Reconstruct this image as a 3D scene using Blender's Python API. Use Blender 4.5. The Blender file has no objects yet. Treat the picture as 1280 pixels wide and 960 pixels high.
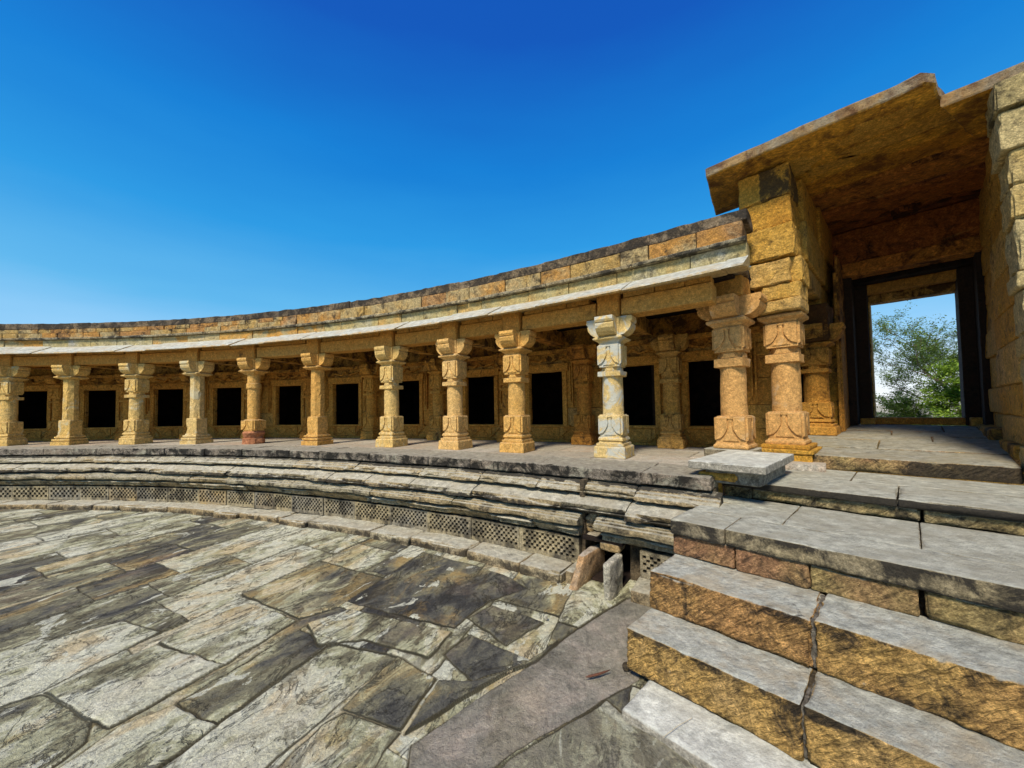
import bpy, math, random
import numpy as np
from mathutils import Matrix, Vector, Euler
random.seed(7); rng = np.random.default_rng(11)
S = bpy.context.scene; COL = S.collection
PI = math.pi
# ------------------------------------------------------------------ layout
CX, CY = -11.804, -13.6687          # centre of the round court
EYE = 0.7215
TH = math.radians(46.4)             # direction the gateway faces along
NV = (math.sin(TH), math.cos(TH)); UV = (math.cos(TH), -math.sin(TH))
GZ = -1.2                           # court level; gallery floor is z = 0
def W(n, u, z): return (NV[0]*n+UV[0]*u, NV[1]*n+UV[1]*u, z)

# ------------------------------------------------------------------ numpy noise
def _h(i, j, k):
    x = (i*374761393 + j*668265263 + k*2147483647) & 0xffffffff
    x = ((x ^ (x >> 13))*1274126177) & 0xffffffff
    x = ((x ^ (x >> 16))*2246822519) & 0xffffffff
    return ((x ^ (x >> 15)) & 0xffff)/32767.5-1
def vn(P):
    P = np.asarray(P, float); I = np.floor(P).astype(np.int64); F = P-I; F = F*F*(3-2*F)
    i, j, k = I[..., 0], I[..., 1], I[..., 2]; fx, fy, fz = F[..., 0], F[..., 1], F[..., 2]
    def l(a, b, t): return a+(b-a)*t
    return l(l(l(_h(i, j, k), _h(i+1, j, k), fx), l(_h(i, j+1, k), _h(i+1, j+1, k), fx), fy),
             l(l(_h(i, j, k+1), _h(i+1, j, k+1), fx), l(_h(i, j+1, k+1), _h(i+1, j+1, k+1), fx), fy), fz)
def fbm(P, o=3):
    P = np.asarray(P, float); r = 0; a = 1; t = 0
    for q in range(o): r = r+a*vn(P*2.03**q+q*17.3); t += a; a *= .5
    return r/t

# ------------------------------------------------------------------ mesh builder
class MB:
    def __init__(s): s.v = []; s.f = []; s.t = []; s.g = []; s.n = 0
    def add(s, V, F, tint=.5, grime=0.):
        V = np.asarray(V, float).reshape(-1, 3); m = len(V)
        s.v.append(V); b = s.n; s.f += [tuple(b+i for i in f) for f in F]; s.n += m
        s.t.append(np.broadcast_to(np.asarray(tint, float), (m,)).copy()); s.g.append(np.broadcast_to(np.asarray(grime, float), (m,)).copy())
def obj(name, mb, mat, parent=None, smooth=False, world=True):
    V = np.concatenate(mb.v); me = bpy.data.meshes.new(name)
    if parent is not None: L = np.array(parent.location) if world else np.zeros(3)
    else:
        L = (V.min(0)+V.max(0))/2; L[2] = V[:, 2].min()
    if not world and parent is None: L = np.zeros(3)
    me.from_pydata((V-L).tolist(), [], mb.f); me.materials.append(mat)
    for nm, arr in (('tint', mb.t), ('grime', mb.g)):
        a = me.attributes.new(nm, 'FLOAT', 'POINT'); a.data.foreach_set('value', np.concatenate(arr).astype(np.float32))
    if smooth: me.polygons.foreach_set('use_smooth', [True]*len(me.polygons))
    me.update(); o = bpy.data.objects.new(name, me); COL.objects.link(o)
    if parent is not None: o.parent = parent
    else: o.location = L
    return o
def tag(o, label=None, cat=None, group=None, kind=None):
    if label: o['label'] = label
    if cat: o['category'] = cat
    if group: o['group'] = group
    if kind: o['kind'] = kind
    return o
def empty(name, loc, label, cat, group=None, rz=0):
    o = bpy.data.objects.new(name, None); o.location = loc; o.rotation_euler = (0, 0, rz); o.empty_display_size = .1
    COL.objects.link(o); return tag(o, label, cat, group)

def cuts(a, b, seg, r):
    L = b-a; r = min(r, L*.3); n = max(1, int(round((L-2*r)/seg)))
    return np.array([a, a+r*.35]+list(np.linspace(a+r, b-r, n+1))+[b-r*.35, b])
def box(mb, lo, hi, fmap=None, seg=.06, r=.012, rough=.004, freq=6., tint=None, grime=0., chip=.0, chisel=0., jit=0., off=(0, 0, 0)):
    """rounded, noise-worn stone block; fmap maps local coordinates to the place"""
    if tint is None: tint = random.random()
    lo = np.array(lo, float); hi = np.array(hi, float)
    if jit: lo = lo+rng.uniform(-jit, jit, 3); hi = hi+rng.uniform(-jit, jit, 3)
    sg = seg if hasattr(seg, '__len__') else (seg,)*3
    X, Y, Z = [cuts(lo[i], hi[i], sg[i], r) for i in range(3)]
    nx, ny, nz = len(X), len(Y), len(Z); idx = -np.ones((nx, ny, nz), np.int64)
    m = np.zeros((nx, ny, nz), bool); m[0] = m[-1] = True; m[:, 0] = m[:, -1] = True; m[:, :, 0] = m[:, :, -1] = True
    ijk = np.argwhere(m); idx[m] = np.arange(len(ijk)); P = np.stack([X[ijk[:, 0]], Y[ijk[:, 1]], Z[ijk[:, 2]]], 1)
    F = []
    def quads(A, flip):
        a, b = A.shape
        q = np.stack([A[:-1, :-1], A[1:, :-1], A[1:, 1:], A[:-1, 1:]], -1).reshape(-1, 4)
        if flip: q = q[:, ::-1]
        F.extend(map(tuple, q.tolist()))
    quads(idx[:, :, 0], True); quads(idx[:, :, -1], False); quads(idx[:, 0, :], False); quads(idx[:, -1, :], True)
    quads(idx[0, :, :], True); quads(idx[-1, :, :], False)
    rr = np.minimum(r, (hi-lo)*.3); inn = np.clip(P, lo+rr, hi-rr); D = P-inn; ln = np.linalg.norm(D/np.maximum(rr, 1e-6), axis=1)
    N = D/np.maximum(rr, 1e-6)/np.maximum(ln, 1e-6)[:, None]
    Pn = inn+N*rr*np.minimum(1., 1.)
    edge = (np.abs(D) > 1e-6).sum(1) >= 2
    Q = P+np.array(off)+tint*31.
    d = rough*fbm(Q*freq, 3)
    if chip: d = d-edge*chip*np.clip(fbm(Q*freq*.8+9, 2)*1.6, 0, 1)
    if chisel:
        q2 = np.stack([Q[:, 0]*9+Q[:, 2]*9, Q[:, 1]*9+Q[:, 2]*9, (Q[:, 2]-Q[:, 0]*.7-Q[:, 1]*.7)*22], 1)
        side = 1-np.abs(N[:, 2]); d = d+side*chisel*(np.abs(fbm(q2, 2))*1.6-.5)
    Pn = Pn+N*d[:, None]
    if fmap: Pn = fmap(Pn)
    g = grime(P, lo, hi) if callable(grime) else grime
    mb.add(Pn, F, tint, g)
def local(P): return np.stack([NV[0]*P[:, 0]+UV[0]*P[:, 1], NV[1]*P[:, 0]+UV[1]*P[:, 1], P[:, 2]], 1)[:, :]
def nubox(mb, n0, n1, u0, u1, z0, z1, **k):
    # local axes (n,u,z) are left handed, so swap order to keep faces outward
    box(mb, (u0, n0, z0), (u1, n1, z1), lambda P: np.stack([NV[0]*P[:, 1]+UV[0]*P[:, 0], NV[1]*P[:, 1]+UV[1]*P[:, 0], P[:, 2]], 1), **k)
def ringmap(P, wob=0.):
    a = P[:, 0]/22.; return np.stack([CX+P[:, 1]*np.sin(a), CY+P[:, 1]*np.cos(a), P[:, 2]], 1)
A = lambda deg: math.radians(deg)*22.
def ringbox(mb, a0, a1, r0, r1, z0, z1, **k): box(mb, (A(a0), r0, z0), (A(a1), r1, z1), ringmap, **k)
def sweep(mb, sec, s0, s1, ds=.05, sub=.035, rough=.004, freq=7., lip=(), lipamt=.05, tint=None, grime=0., dz=0., dr=0.):
    """sec: closed (R,z) outline listed with the visible (inner) side first; swept along the ring"""
    if tint is None: tint = random.random()
    pts = []; lips = []
    for i in range(len(sec)):
        a = np.array(sec[i]); b = np.array(sec[(i+1) % len(sec)]); n = max(1, int(np.linalg.norm(b-a)/sub)) if i < len(sec)-1 else 1
        for k in range(n):
            pts.append(a+(b-a)*k/n); w = 0
            if i in lip: w = max(w, 1-k/n)
            if (i+1) % len(sec) in lip: w = max(w, k/n)
            lips.append(w)
    pts = np.array(pts)+np.array([dr, dz]); lips = np.array(lips); m = len(pts)
    T = np.roll(pts, -1, 0)-np.roll(pts, 1, 0); N = np.stack([-T[:, 1], T[:, 0]], 1); N /= np.linalg.norm(N, axis=1)[:, None]+1e-9
    # orientation
    ar = np.sum(pts[:, 0]*np.roll(pts[:, 1], -1)-np.roll(pts[:, 0], -1)*pts[:, 1])
    if ar > 0: N = -N
    ns = max(2, int((s1-s0)/ds)+1); ss = np.linspace(s0, s1, ns)
    SS, I = np.meshgrid(ss, np.arange(m), indexing='ij')
    R = pts[I, 0]; Z = pts[I, 1]; Q = np.stack([SS, R, Z], -1)+tint*13
    d = rough*fbm(Q*freq, 3)
    br = np.clip(fbm(np.stack([SS*2.2+tint*50, R*0, R*0], -1), 3)*1.5+.12, 0, 1)+.35*np.clip(fbm(Q*9, 2), 0, 1)
    d = d-lips[I]*lipamt*br
    endw = np.minimum(SS-s0, s1-SS); d = d-.008*np.exp(-endw/.012)
    R = R+N[I, 0]*d; Z = Z+N[I, 1]*d
    V = np.stack([CX+R*np.sin(SS/22), CY+R*np.cos(SS/22), Z], -1).reshape(-1, 3)
    F = []
    for a in range(ns-1):
        for b in range(m):
            c = (b+1) % m; q = (a*m+b, a*m+c, (a+1)*m+c, (a+1)*m+b); F.append(q if ar > 0 else q[::-1])
    cap = tuple(range(m)); F.append(cap[::-1] if ar > 0 else cap); cap = tuple((ns-1)*m+i for i in range(m)); F.append(cap if ar > 0 else cap[::-1])
    gg = np.broadcast_to(grime(SS, R, Z) if callable(grime) else grime, SS.shape).reshape(-1)
    mb.add(V, F, tint, gg)
def stones(a0, a1, lo, hi):
    out = []; s = A(a0)-random.random()*lo*.5
    while s < A(a1):
        L = random.uniform(lo, hi); out.append((max(s, A(a0)), min(s+L, A(a1)))); s += L
    return [o for o in out if o[1]-o[0] > .06]

# ------------------------------------------------------------------ materials
def lin(c): return tuple(((x/255)/12.92 if x/255 <= .04045 else ((x/255+.055)/1.055)**2.4) for x in c)
class NT:
    def __init__(s, m): s.t = m.node_tree; s.t.nodes.clear()
    def n(s, ty, ins={}, **k):
        o = s.t.nodes.new(ty)
        for a, b in k.items(): setattr(o, a, b)
        for a, b in ins.items():
            if hasattr(b, 'is_linked') or isinstance(b, bpy.types.NodeSocket): s.t.links.new(b, o.inputs[a])
            else: o.inputs[a].default_value = b
        return o
    def noise(s, vec, scale, detail=6, rough=.6, dist=0., out='Fac'):
        return s.n('ShaderNodeTexNoise', {'Vector': vec, 'Scale': scale, 'Detail': detail, 'Roughness': rough, 'Distortion': dist}).outputs[out]
    def ramp(s, fac, stops, interp='LINEAR'):
        o = s.n('ShaderNodeValToRGB', {'Fac': fac}); r = o.color_ramp; r.interpolation = interp
        while len(r.elements) > 1: r.elements.remove(r.elements[-1])
        for i, (p, c) in enumerate(stops):
            e = r.elements[0] if i == 0 else r.elements.new(p)
            e.position = p; e.color = (c, c, c, 1) if not hasattr(c, '__len__') else (*c, 1)
        return o.outputs['Color']
    def mix(s, f, a, b, mode='MIX'):
        o = s.t.nodes.new('ShaderNodeMix'); o.data_type = 'RGBA'; o.blend_type = mode
        for i, v in ((0, f), (6, a), (7, b)):
            if isinstance(v, bpy.types.NodeSocket): s.t.links.new(v, o.inputs[i])
            else: o.inputs[i].default_value = v if i == 0 else (*v, 1)
        return o.outputs[2]
    def math(s, op, a, b=0., clamp=False):
        o = s.t.nodes.new('ShaderNodeMath'); o.operation = op; o.use_clamp = clamp
        for i, v in ((0, a), (1, b)):
            if isinstance(v, bpy.types.NodeSocket): s.t.links.new(v, o.inputs[i])
            else: o.inputs[i].default_value = v
        return o.outputs[0]
def stone(name, pal, top=None, topamt=.8, dark=(.025, .022, .018), darkth=.62, darkamt=.85, speck=.35, bump=.6, pale=None, paleth=.62, fs=1., streak=0., rough=.85, bumpscale=1., tr=(.45, .8), painted_shade=0., topdark=0., tool=0.):
    m = bpy.data.materials.new(name); m.use_nodes = True; T = NT(m)
    geo = T.n('ShaderNodeNewGeometry'); P = geo.outputs['Position']
    tint = T.n('ShaderNodeAttribute', attribute_name='tint').outputs['Fac']; gr = T.n('ShaderNodeAttribute', attribute_name='grime').outputs['Fac']
    oi = T.n('ShaderNodeObjectInfo').outputs['Random']
    # each block sits somewhere on the palette, wandering within the block
    n1 = T.noise(P, 2.2*fs, 5, .6, .4)
    f = T.math('ADD', T.math('ADD', T.math('MULTIPLY', tint, .72), T.math('MULTIPLY', T.math('SUBTRACT', n1, .5), .9)), .14, True)
    col = T.ramp(f, [(i/(len(pal)-1), c) for i, c in enumerate(pal)])
    n2 = T.noise(P, 19*fs, 9, .72)
    col = T.mix(speck, col, T.ramp(n2, [(.30, .18), (.45, .78), (.56, 1.18), (.70, 2.1)]), 'MULTIPLY')
    n3 = T.noise(P, 60*fs, 4, .75)
    col = T.mix(speck*.8, col, T.ramp(n3, [(.34, .3), (.5, 1.0), (.64, 1.8)]), 'MULTIPLY')
    if pale:
        pm = T.ramp(T.noise(P, 3.1*fs, 8, .68, .8), [(paleth-.04, 0.), (paleth+.05, 1.)])
        col = T.mix(T.math('MULTIPLY', pm, .8), col, pale)
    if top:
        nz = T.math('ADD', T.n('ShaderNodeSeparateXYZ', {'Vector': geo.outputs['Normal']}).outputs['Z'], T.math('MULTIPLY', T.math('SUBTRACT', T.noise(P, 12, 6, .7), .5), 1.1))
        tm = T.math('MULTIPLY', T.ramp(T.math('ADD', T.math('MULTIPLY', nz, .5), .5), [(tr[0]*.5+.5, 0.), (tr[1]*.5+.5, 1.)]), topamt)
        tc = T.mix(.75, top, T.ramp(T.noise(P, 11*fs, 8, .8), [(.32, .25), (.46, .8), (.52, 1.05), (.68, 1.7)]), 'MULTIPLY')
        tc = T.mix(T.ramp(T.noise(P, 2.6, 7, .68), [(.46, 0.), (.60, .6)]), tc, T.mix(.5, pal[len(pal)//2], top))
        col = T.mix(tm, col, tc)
    # dark lichen, plus painted shade on high surfaces
    nd = T.noise(P, 4.3*fs, 8, .74, .5)
    dm = T.math('ADD', nd, T.math('MULTIPLY', gr, .42))
    if top and topdark: dm = T.math('SUBTRACT', dm, T.math('MULTIPLY', T.math('SUBTRACT', 1., gr, True), T.math('MULTIPLY', tm, topdark)))
    if painted_shade:
        pz_ = T.n('ShaderNodeSeparateXYZ', {'Vector': P}).outputs['Z']; dm = T.math('ADD', dm, T.math('MULTIPLY', T.ramp(T.math('MULTIPLY', pz_, .4), [(.5, 0.), (.9, 1.)]), painted_shade))  # upper gallery walls painted darker with height, for shade under the roof
    dm = T.ramp(dm, [(darkth-.05, 0.), (darkth+.07, 1.)])
    if streak:
        mp = T.n('ShaderNodeMapping', {'Vector': P, 'Scale': (9, 9, .8)}).outputs[0]
        sm = T.ramp(T.noise(mp, 1., 5, .6), [(.56, 0.), (.72, 1.)]); dm = T.math('MAXIMUM', dm, T.math('MULTIPLY', sm, streak))
    col = T.mix(T.math('MULTIPLY', dm, darkamt), col, dark)
    b1 = T.noise(P, 14*bumpscale, 8, .8); b2 = T.noise(P, 60*bumpscale, 3, .7)
    vo = T.n('ShaderNodeTexVoronoi', {'Vector': P, 'Scale': 26*bumpscale}).outputs['Distance']
    hh = T.math('ADD', T.math('ADD', T.math('MULTIPLY', b1, 1.), T.math('MULTIPLY', b2, .35)), T.math('MULTIPLY', vo, .18))
    if tool:
        da = T.n('ShaderNodeVectorMath', {0: P, 1: (UV[0]*.75, UV[1]*.75, .66)}, operation='DOT_PRODUCT').outputs['Value']; db = T.n('ShaderNodeVectorMath', {0: P, 1: (UV[0]*.66, UV[1]*.66, -.75)}, operation='DOT_PRODUCT').outputs['Value']
        cv = T.n('ShaderNodeCombineXYZ', {'X': T.math('MULTIPLY', da, 9.), 'Y': T.math('MULTIPLY', db, 34.)}).outputs[0]
        tn = T.noise(cv, 1., 4, .6, .6); dz_ = T.n('ShaderNodeSeparateXYZ', {'Vector': geo.outputs['Normal']}).outputs['Z']; sd = T.math('SUBTRACT', 1., T.math('ABSOLUTE', dz_), True)
        hh = T.math('ADD', hh, T.math('MULTIPLY', T.math('MULTIPLY', tn, sd), tool))
        col = T.mix(T.math('MULTIPLY', sd, .7), col, T.ramp(tn, [(.36, .35), (.48, 1.), (.62, 1.35)]), 'MULTIPLY')
    bp = T.n('ShaderNodeBump', {'Height': hh, 'Strength': bump, 'Distance': .05}).outputs[0]
    bs = T.n('ShaderNodeBsdfPrincipled', {'Base Color': col, 'Roughness': rough, 'Normal': bp, 'Specular IOR Level': .25})
    T.n('ShaderNodeOutputMaterial', {'Surface': bs.outputs[0]}); return m
OCH = (.50, .27, .065); PAL = (.60, .40, .17); ORG = (.47, .17, .045); GRN = (.42, .34, .15); GRY = (.34, .34, .31); PNK = (.50, .24, .14)
M = {}
M['column'] = stone('column_sandstone', [(.56, .28, .06), (.62, .35, .09), (.64, .39, .13), (.66, .44, .18)], top=(.42, .36, .25), topamt=.4, darkth=.68, darkamt=.65, speck=.55, bump=.6)
M['column_o'] = stone('column_sandstone_orange', [(.48, .24, .07), (.56, .31, .10), (.58, .35, .14)], top=(.42, .34, .2), topamt=.4, darkth=.70, darkamt=.6, speck=.5, bump=.5, pale=(.58, .42, .24), paleth=.62)
M['column_b'] = stone('column_sandstone_pale', [(.59, .35, .08), (.66, .43, .13), (.64, .44, .16), (.66, .49, .23)], top=(.42, .36, .25), topamt=.4, darkth=.68, darkamt=.65, speck=.55, bump=.6, pale=(.62, .56, .36), paleth=.6)
M['column_grey'] = stone('column_sandstone_blue_grey', [(.56, .38, .13), (.60, .44, .18), (.58, .46, .24), (.54, .48, .34)], top=(.42, .36, .25), topamt=.4, darkth=.74, darkamt=.6, speck=.4, bump=.45, pale=(.46, .50, .47), paleth=.54)
M['red'] = stone('red_sandstone', [(.40, .13, .06), (.46, .2, .09), (.5, .28, .13)], darkth=.66, speck=.5, bump=.7)
M['inner'] = stone('gallery_sandstone', [(.42, .17, .03), (.54, .25, .04), (.58, .31, .06), (.50, .30, .09)], dark=(.03, .014, .008), darkth=.61, darkamt=.85, speck=.6, bump=.8, painted_shade=.13)
M['painted_shade'] = stone('shade_painted_stone', [(.022, .012, .008), (.03, .018, .01)], dark=(.006, .005, .005), darkth=.5, speck=.5, bump=.8)  # near-black colour paints in the shade of cells, ceilings, drain and door recess
M['beam'] = stone('beam_sandstone', [(.50, .23, .04), (.54, .28, .06), (.56, .34, .10)], darkth=.63, darkamt=.7, speck=.5, bump=.7)
M['frieze'] = stone('frieze_blocks', [(.40, .38, .32), (.44, .38, .22), GRN, (.50, .34, .12), (.52, .26, .05), (.42, .34, .17), (.50, .38, .18), (.46, .38, .24)], darkth=.60, darkamt=.8, speck=.55, bump=.7)
M['brick'] = stone('small_bricks', [(.46, .34, .14), (.50, .31, .09), (.48, .37, .18), (.52, .26, .06), (.44, .23, .08), (.46, .38, .22)], dark=(.03, .022, .015), darkth=.57, darkamt=.85, speck=.6, bump=1.)
M['coping'] = stone('blackened_coping', [(.18, .13, .08), (.26, .19, .11), (.13, .10, .07)], darkth=.52, darkamt=.85, speck=.7, bump=1., pale=(.34, .27, .18), paleth=.60)
M['eave'] = stone('eave_slabs', [(.50, .28, .07), (.50, .33, .12), (.42, .32, .16)], top=(.50, .51, .44), topamt=.97, darkth=.66, darkamt=.6, speck=.5, bump=.7, tr=(.3, .6), topdark=.1)
M['mould'] = stone('weathered_moulding', [(.30, .26, .17), (.40, .345, .22), (.38, .29, .15), (.44, .34, .19)], top=(.58, .545, .42), topamt=.9, darkth=.57, darkamt=.9, speck=.7, bump=1., topdark=.08)
M['lattice'] = stone('lattice_stone', [(.24, .215, .16), (.33, .27, .155), (.22, .20, .155), (.36, .26, .12)], darkth=.54, darkamt=.8, speck=.6, bump=.5)
M['kerb'] = stone('kerb_stone', [(.36, .31, .21), (.38, .27, .13), (.46, .4, .26)], top=(.60, .575, .45), topamt=.9, darkth=.58, darkamt=.85, speck=.7, bump=1., topdark=.1)
M['floor'] = stone('floor_slabs', [(.18, .155, .12), (.34, .29, .21), (.40, .27, .17), (.46, .42, .34), (.28, .24, .18)], top=(.44, .40, .31), topamt=.5, dark=(.02, .019, .016), darkth=.62, darkamt=.9, speck=.6, bump=.6, topdark=.05)
M['rim'] = stone('lichened_rim', [(.20, .17, .12), (.26, .22, .17), (.3, .24, .17)], top=(.42, .385, .29), topamt=.85, dark=(.014, .013, .010), darkth=.57, darkamt=.95, speck=.85, bump=1., pale=(.46, .43, .32), paleth=.57, topdark=.12)
M['step'] = stone('step_blocks', [(.42, .21, .08), (.50, .28, .10), (.58, .36, .11), (.52, .36, .17)], top=(.58, .585, .49), topamt=.97, darkth=.575, darkamt=.9, speck=.75, bump=1., fs=1.1, topdark=.09, tool=3.)
M['riser'] = stone('landing_blocks', [(.34, .20, .09), (.38, .20, .10), (.38, .28, .11), (.34, .28, .16)], top=(.44, .42, .33), topamt=.95, darkth=.55, darkamt=.88, speck=.7, bump=1., topdark=.1, tool=1.2)
M['slab'] = stone('landing_slabs', [(.24, .20, .13), (.28, .23, .14), (.34, .27, .14)], top=(.48, .475, .385), topamt=.95, darkth=.54, darkamt=.93, speck=.65, bump=.8, topdark=.2)
M['bench'] = stone('smooth_slab', [(.28, .26, .2), (.34, .31, .25)], top=(.60, .605, .52), topamt=.95, darkth=.62, darkamt=.6, speck=.6, bump=.6, topdark=.15)
M['pier'] = stone('pier_blocks', [(.54, .25, .03), (.62, .33, .045), (.64, .38, .08), (.62, .40, .14)], darkth=.60, darkamt=.85, speck=.6, bump=1.)
M['pier_pale'] = stone('pale_pier_blocks', [(.46, .36, .15), (.62, .49, .23), (.62, .43, .14)], darkth=.62, darkamt=.8, speck=.6, bump=1.)
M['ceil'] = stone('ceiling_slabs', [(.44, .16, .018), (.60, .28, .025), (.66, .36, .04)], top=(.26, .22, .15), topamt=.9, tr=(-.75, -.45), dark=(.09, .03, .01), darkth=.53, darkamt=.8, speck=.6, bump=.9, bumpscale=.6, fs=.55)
M['ceil_deep'] = stone('dark_ceiling_slabs', [(.26, .075, .02), (.42, .14, .025), (.58, .24, .04)], dark=(.012, .006, .005), darkth=.54, darkamt=.85, speck=.7, bump=1., pale=(.55, .28, .08), paleth=.66, streak=0., fs=.6)  # darker, redder stone for the deep porch ceiling and lintel
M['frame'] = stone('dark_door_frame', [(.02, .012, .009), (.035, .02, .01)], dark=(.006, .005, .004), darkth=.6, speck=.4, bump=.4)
M['dirt'] = stone('rubble_mortar', [(.10, .075, .045), (.16, .12, .07), (.07, .055, .035)], darkth=.56, speck=.7, bump=1.)
M['mortar'] = stone('grey_mortar', [(.17, .15, .12), (.24, .22, .18)], darkth=.6, speck=.6, bump=1.)
M['rubble'] = stone('rubble_stone', [(.40, .26, .10), (.46, .38, .24), (.36, .26, .14)], top=(.48, .43, .34), topamt=.6, darkth=.58, speck=.7, bump=1.)
M['white_stone'] = stone('pitted_pale_stone', [(.46, .42, .32), (.58, .54, .42)], darkth=.60, speck=.7, bump=1.)
M['orange_stone'] = stone('rusty_upright', [(.46, .24, .08), (.5, .3, .14), (.46, .38, .26)], darkth=.62, speck=.6, bump=.9, top=(.5, .46, .38), topamt=.7)
# ------------------------------------------------------------------ court paving
def unproj(x, y, z=GZ):
    f, ppy, pit, rol = 471.782, 494.5334, .035, .0171
    dx, dy = x-640, y-ppy; c, s = math.cos(rol), math.sin(rol); px = dx*c-dy*s; py = dx*s+dy*c
    X = px/f; u = -py/f; c, s = math.cos(pit), math.sin(pit); r = (X, c-u*s, s+u*c); k = (z-EYE)/r[2]
    return (r[0]*k, r[1]*k)
def make_paving():
    # ground positions of the big flagstones nearest the steps (metres, court level)
    polys = [([(199,960),(266,908),(413,804),(425,805),(497,820),(400,898),(330,960),(280,1010),(140,1010)], .86),
        ([(75,960),(154,905),(221,879),(268,907),(195,960),(150,995),(30,995)], .62),
        ([(223,875),(375,785),(414,800),(268,905),(245,890)], .12),
        ([(56,867),(195,806),(278,830),(142,907),(112,897)], .93),
        ([(197,804),(307,753),(371,774),(279,830)], .55),
        ([(-60,900),(0,882),(52,869),(116,901),(112,924),(64,960),(-20,1010),(-120,990)], .45),
        ([(-60,830),(0,815),(156,776),(202,789),(49,867),(0,884),(-60,896)], .9),
        ([(429,884),(497,820),(545,846),(500,909)], .40),
        ([(385,779),(436,762),(565,791),(536,821),(454,801),(400,806)], .80),
        ([(585,775),(615,757),(680,778),(633,805)], .5),
        ([(554,816),(587,793),(664,823),(590,850)], .3),
        ([(430,752),(530,690),(640,722),(660,735),(610,752),(568,786)], .02),
        ([(300,742),(400,700),(480,722),(425,757),(375,772)], .35),
        ([(515,927),(781,748),(812,748),(830,770),(800,800),(800,850),(754,873),(630,949),(560,1000),(500,1010)], .22),
        ([(758,874),(860,945),(940,1010),(640,1010),(566,1000),(636,951)], .70),
        ([(343,962),(402,903),(432,888),(500,912),(478,940),(440,1000),(300,1010)], .66),
        ([(600,850),(668,826),(700,800),(640,835),(505,915),(548,850)], .2)]
    polys = [(np.array([unproj(*p) for p in P]), t) for P, t in polys]
    rr = [.25]
    while rr[-1] < 42: rr.append(rr[-1]*(1.05 if rr[-1] < 1.3 else 1.0036 if rr[-1] < 5 else 1.0055 if rr[-1] < 9 else 1.012))
    rr = np.array(rr); aa = np.radians(np.concatenate([np.arange(-60, 32.01, .125), np.arange(33, 66, 1.), np.arange(70, 300, 5.)]))
    A_, R_ = np.meshgrid(aa, rr, indexing='ij'); X = R_*np.sin(A_); Y = R_*np.cos(A_)
    z3 = np.zeros_like(X)
    # keep inside the court
    wx = X+.028*fbm(np.stack([X*1.7, Y*1.7, z3], -1), 3)+.012*fbm(np.stack([X*9, Y*9, z3], -1), 2)
    wy = Y+.028*fbm(np.stack([X*1.7, Y*1.7, z3+7], -1), 3)+.012*fbm(np.stack([X*9, Y*9, z3+7], -1), 2)
    # courses of slabs running towards the gallery
    d = (math.sin(math.radians(22)), math.cos(math.radians(22)))
    al = wx*d[0]+wy*d[1]; ac = wx*d[1]-wy*d[0]
    rb = [-45.]; 
    while rb[-1] < 45: rb.append(rb[-1]+random.uniform(.45, .8))
    rb = np.array(rb); ri = np.searchsorted(rb, ac)-1; ri = np.clip(ri, 0, len(rb)-2)
    dist = np.minimum(ac-rb[ri], rb[ri+1]-ac); tint = z3.copy(); sid = z3.copy(); skew = .12
    for k in np.unique(ri):
        m = ri == k; cb = [-45+random.random()]
        while cb[-1] < 45: cb.append(cb[-1]+random.uniform(.7, 2.1))
        cb = np.array(cb); s = al[m]+skew*(ac[m]-rb[k]); j = np.clip(np.searchsorted(cb, s)-1, 0, len(cb)-2)
        dist[m] = np.minimum(dist[m], np.minimum(s-cb[j], cb[j+1]-s)); tr = rng.random(len(cb)); tint[m] = tr[j]; sid[m] = k*101+j
    dist = np.maximum(dist, 0)
    # traced flagstones override the courses
    pd = np.full(X.shape, 9.)
    for q, (P, t) in enumerate(polys):
        inside = np.zeros(X.shape, bool); dd = np.full(X.shape, 9.); n = len(P)
        for i in range(n):
            a, b = P[i], P[(i+1) % n]; e = b-a
            tt = np.clip(((wx-a[0])*e[0]+(wy-a[1])*e[1])/(e@e), 0, 1)
            dd = np.minimum(dd, np.hypot(wx-a[0]-tt*e[0], wy-a[1]-tt*e[1]))
            c = ((a[1] > wy) != (b[1] > wy)) & (wx < (b[0]-a[0])*(wy-a[1])/(b[1]-a[1]+1e-12)+a[0]); inside ^= c
        tint[inside] = t; sid[inside] = 90000+q; dist[inside] = dd[inside]; pd = np.minimum(pd, np.where(inside, 9., dd)); 
    dist = np.minimum(dist, np.where(pd < .02, pd*.5, 9.))
    jw = .5+.9*np.clip(.5+fbm(np.stack([X*2.3, Y*2.3, z3+11], -1), 3), 0, 1); g = 1-np.clip((dist+.001)/(.0125*jw), 0, 1); g = g*g*(3-2*g)
    wear = np.clip(.55+1.1*fbm(np.stack([X*.8, Y*.8, z3+3], -1), 2), .12, 1)
    h1 = ((sid*.6180339) % 1)-.5; h2 = ((sid*.7548776) % 1)-.5; h3 = ((sid*.5698403) % 1)-.5
    # flaked layers: a few terraces per slab, stretched with the bedding
    fl = fbm(np.stack([al*1.1+h1*9, ac*4.2+h2*9, z3+sid % 7], -1), 4)
    terr = np.floor((fl+.9)*6)/6*.9+np.clip(((fl+.9)*6 % 1)*8, 0, 1)/6*.9
    Z = GZ+h1*.012+(h2*.012*np.sin(al*2)+h3*.010*np.cos(ac*3))-g*.012*wear+.012*(terr-.8)+.003*fbm(np.stack([X*22, Y*22, z3], -1), 3)
    far = np.clip((R_-14)/10, 0, 1); Z = Z*(1-far)+(GZ-.01)*far
    rc = np.hypot(X-CX, Y-CY); dr_ = (rc > 22.0) & (np.hypot(X-1.0, Y-4.3) < .6); Z = np.where(rc > 22.6, GZ-.05, Z)
    V = np.stack([X, Y, Z], -1).reshape(-1, 3); na, nr = X.shape; I = np.arange(na*nr).reshape(na, nr)
    F = []
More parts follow.
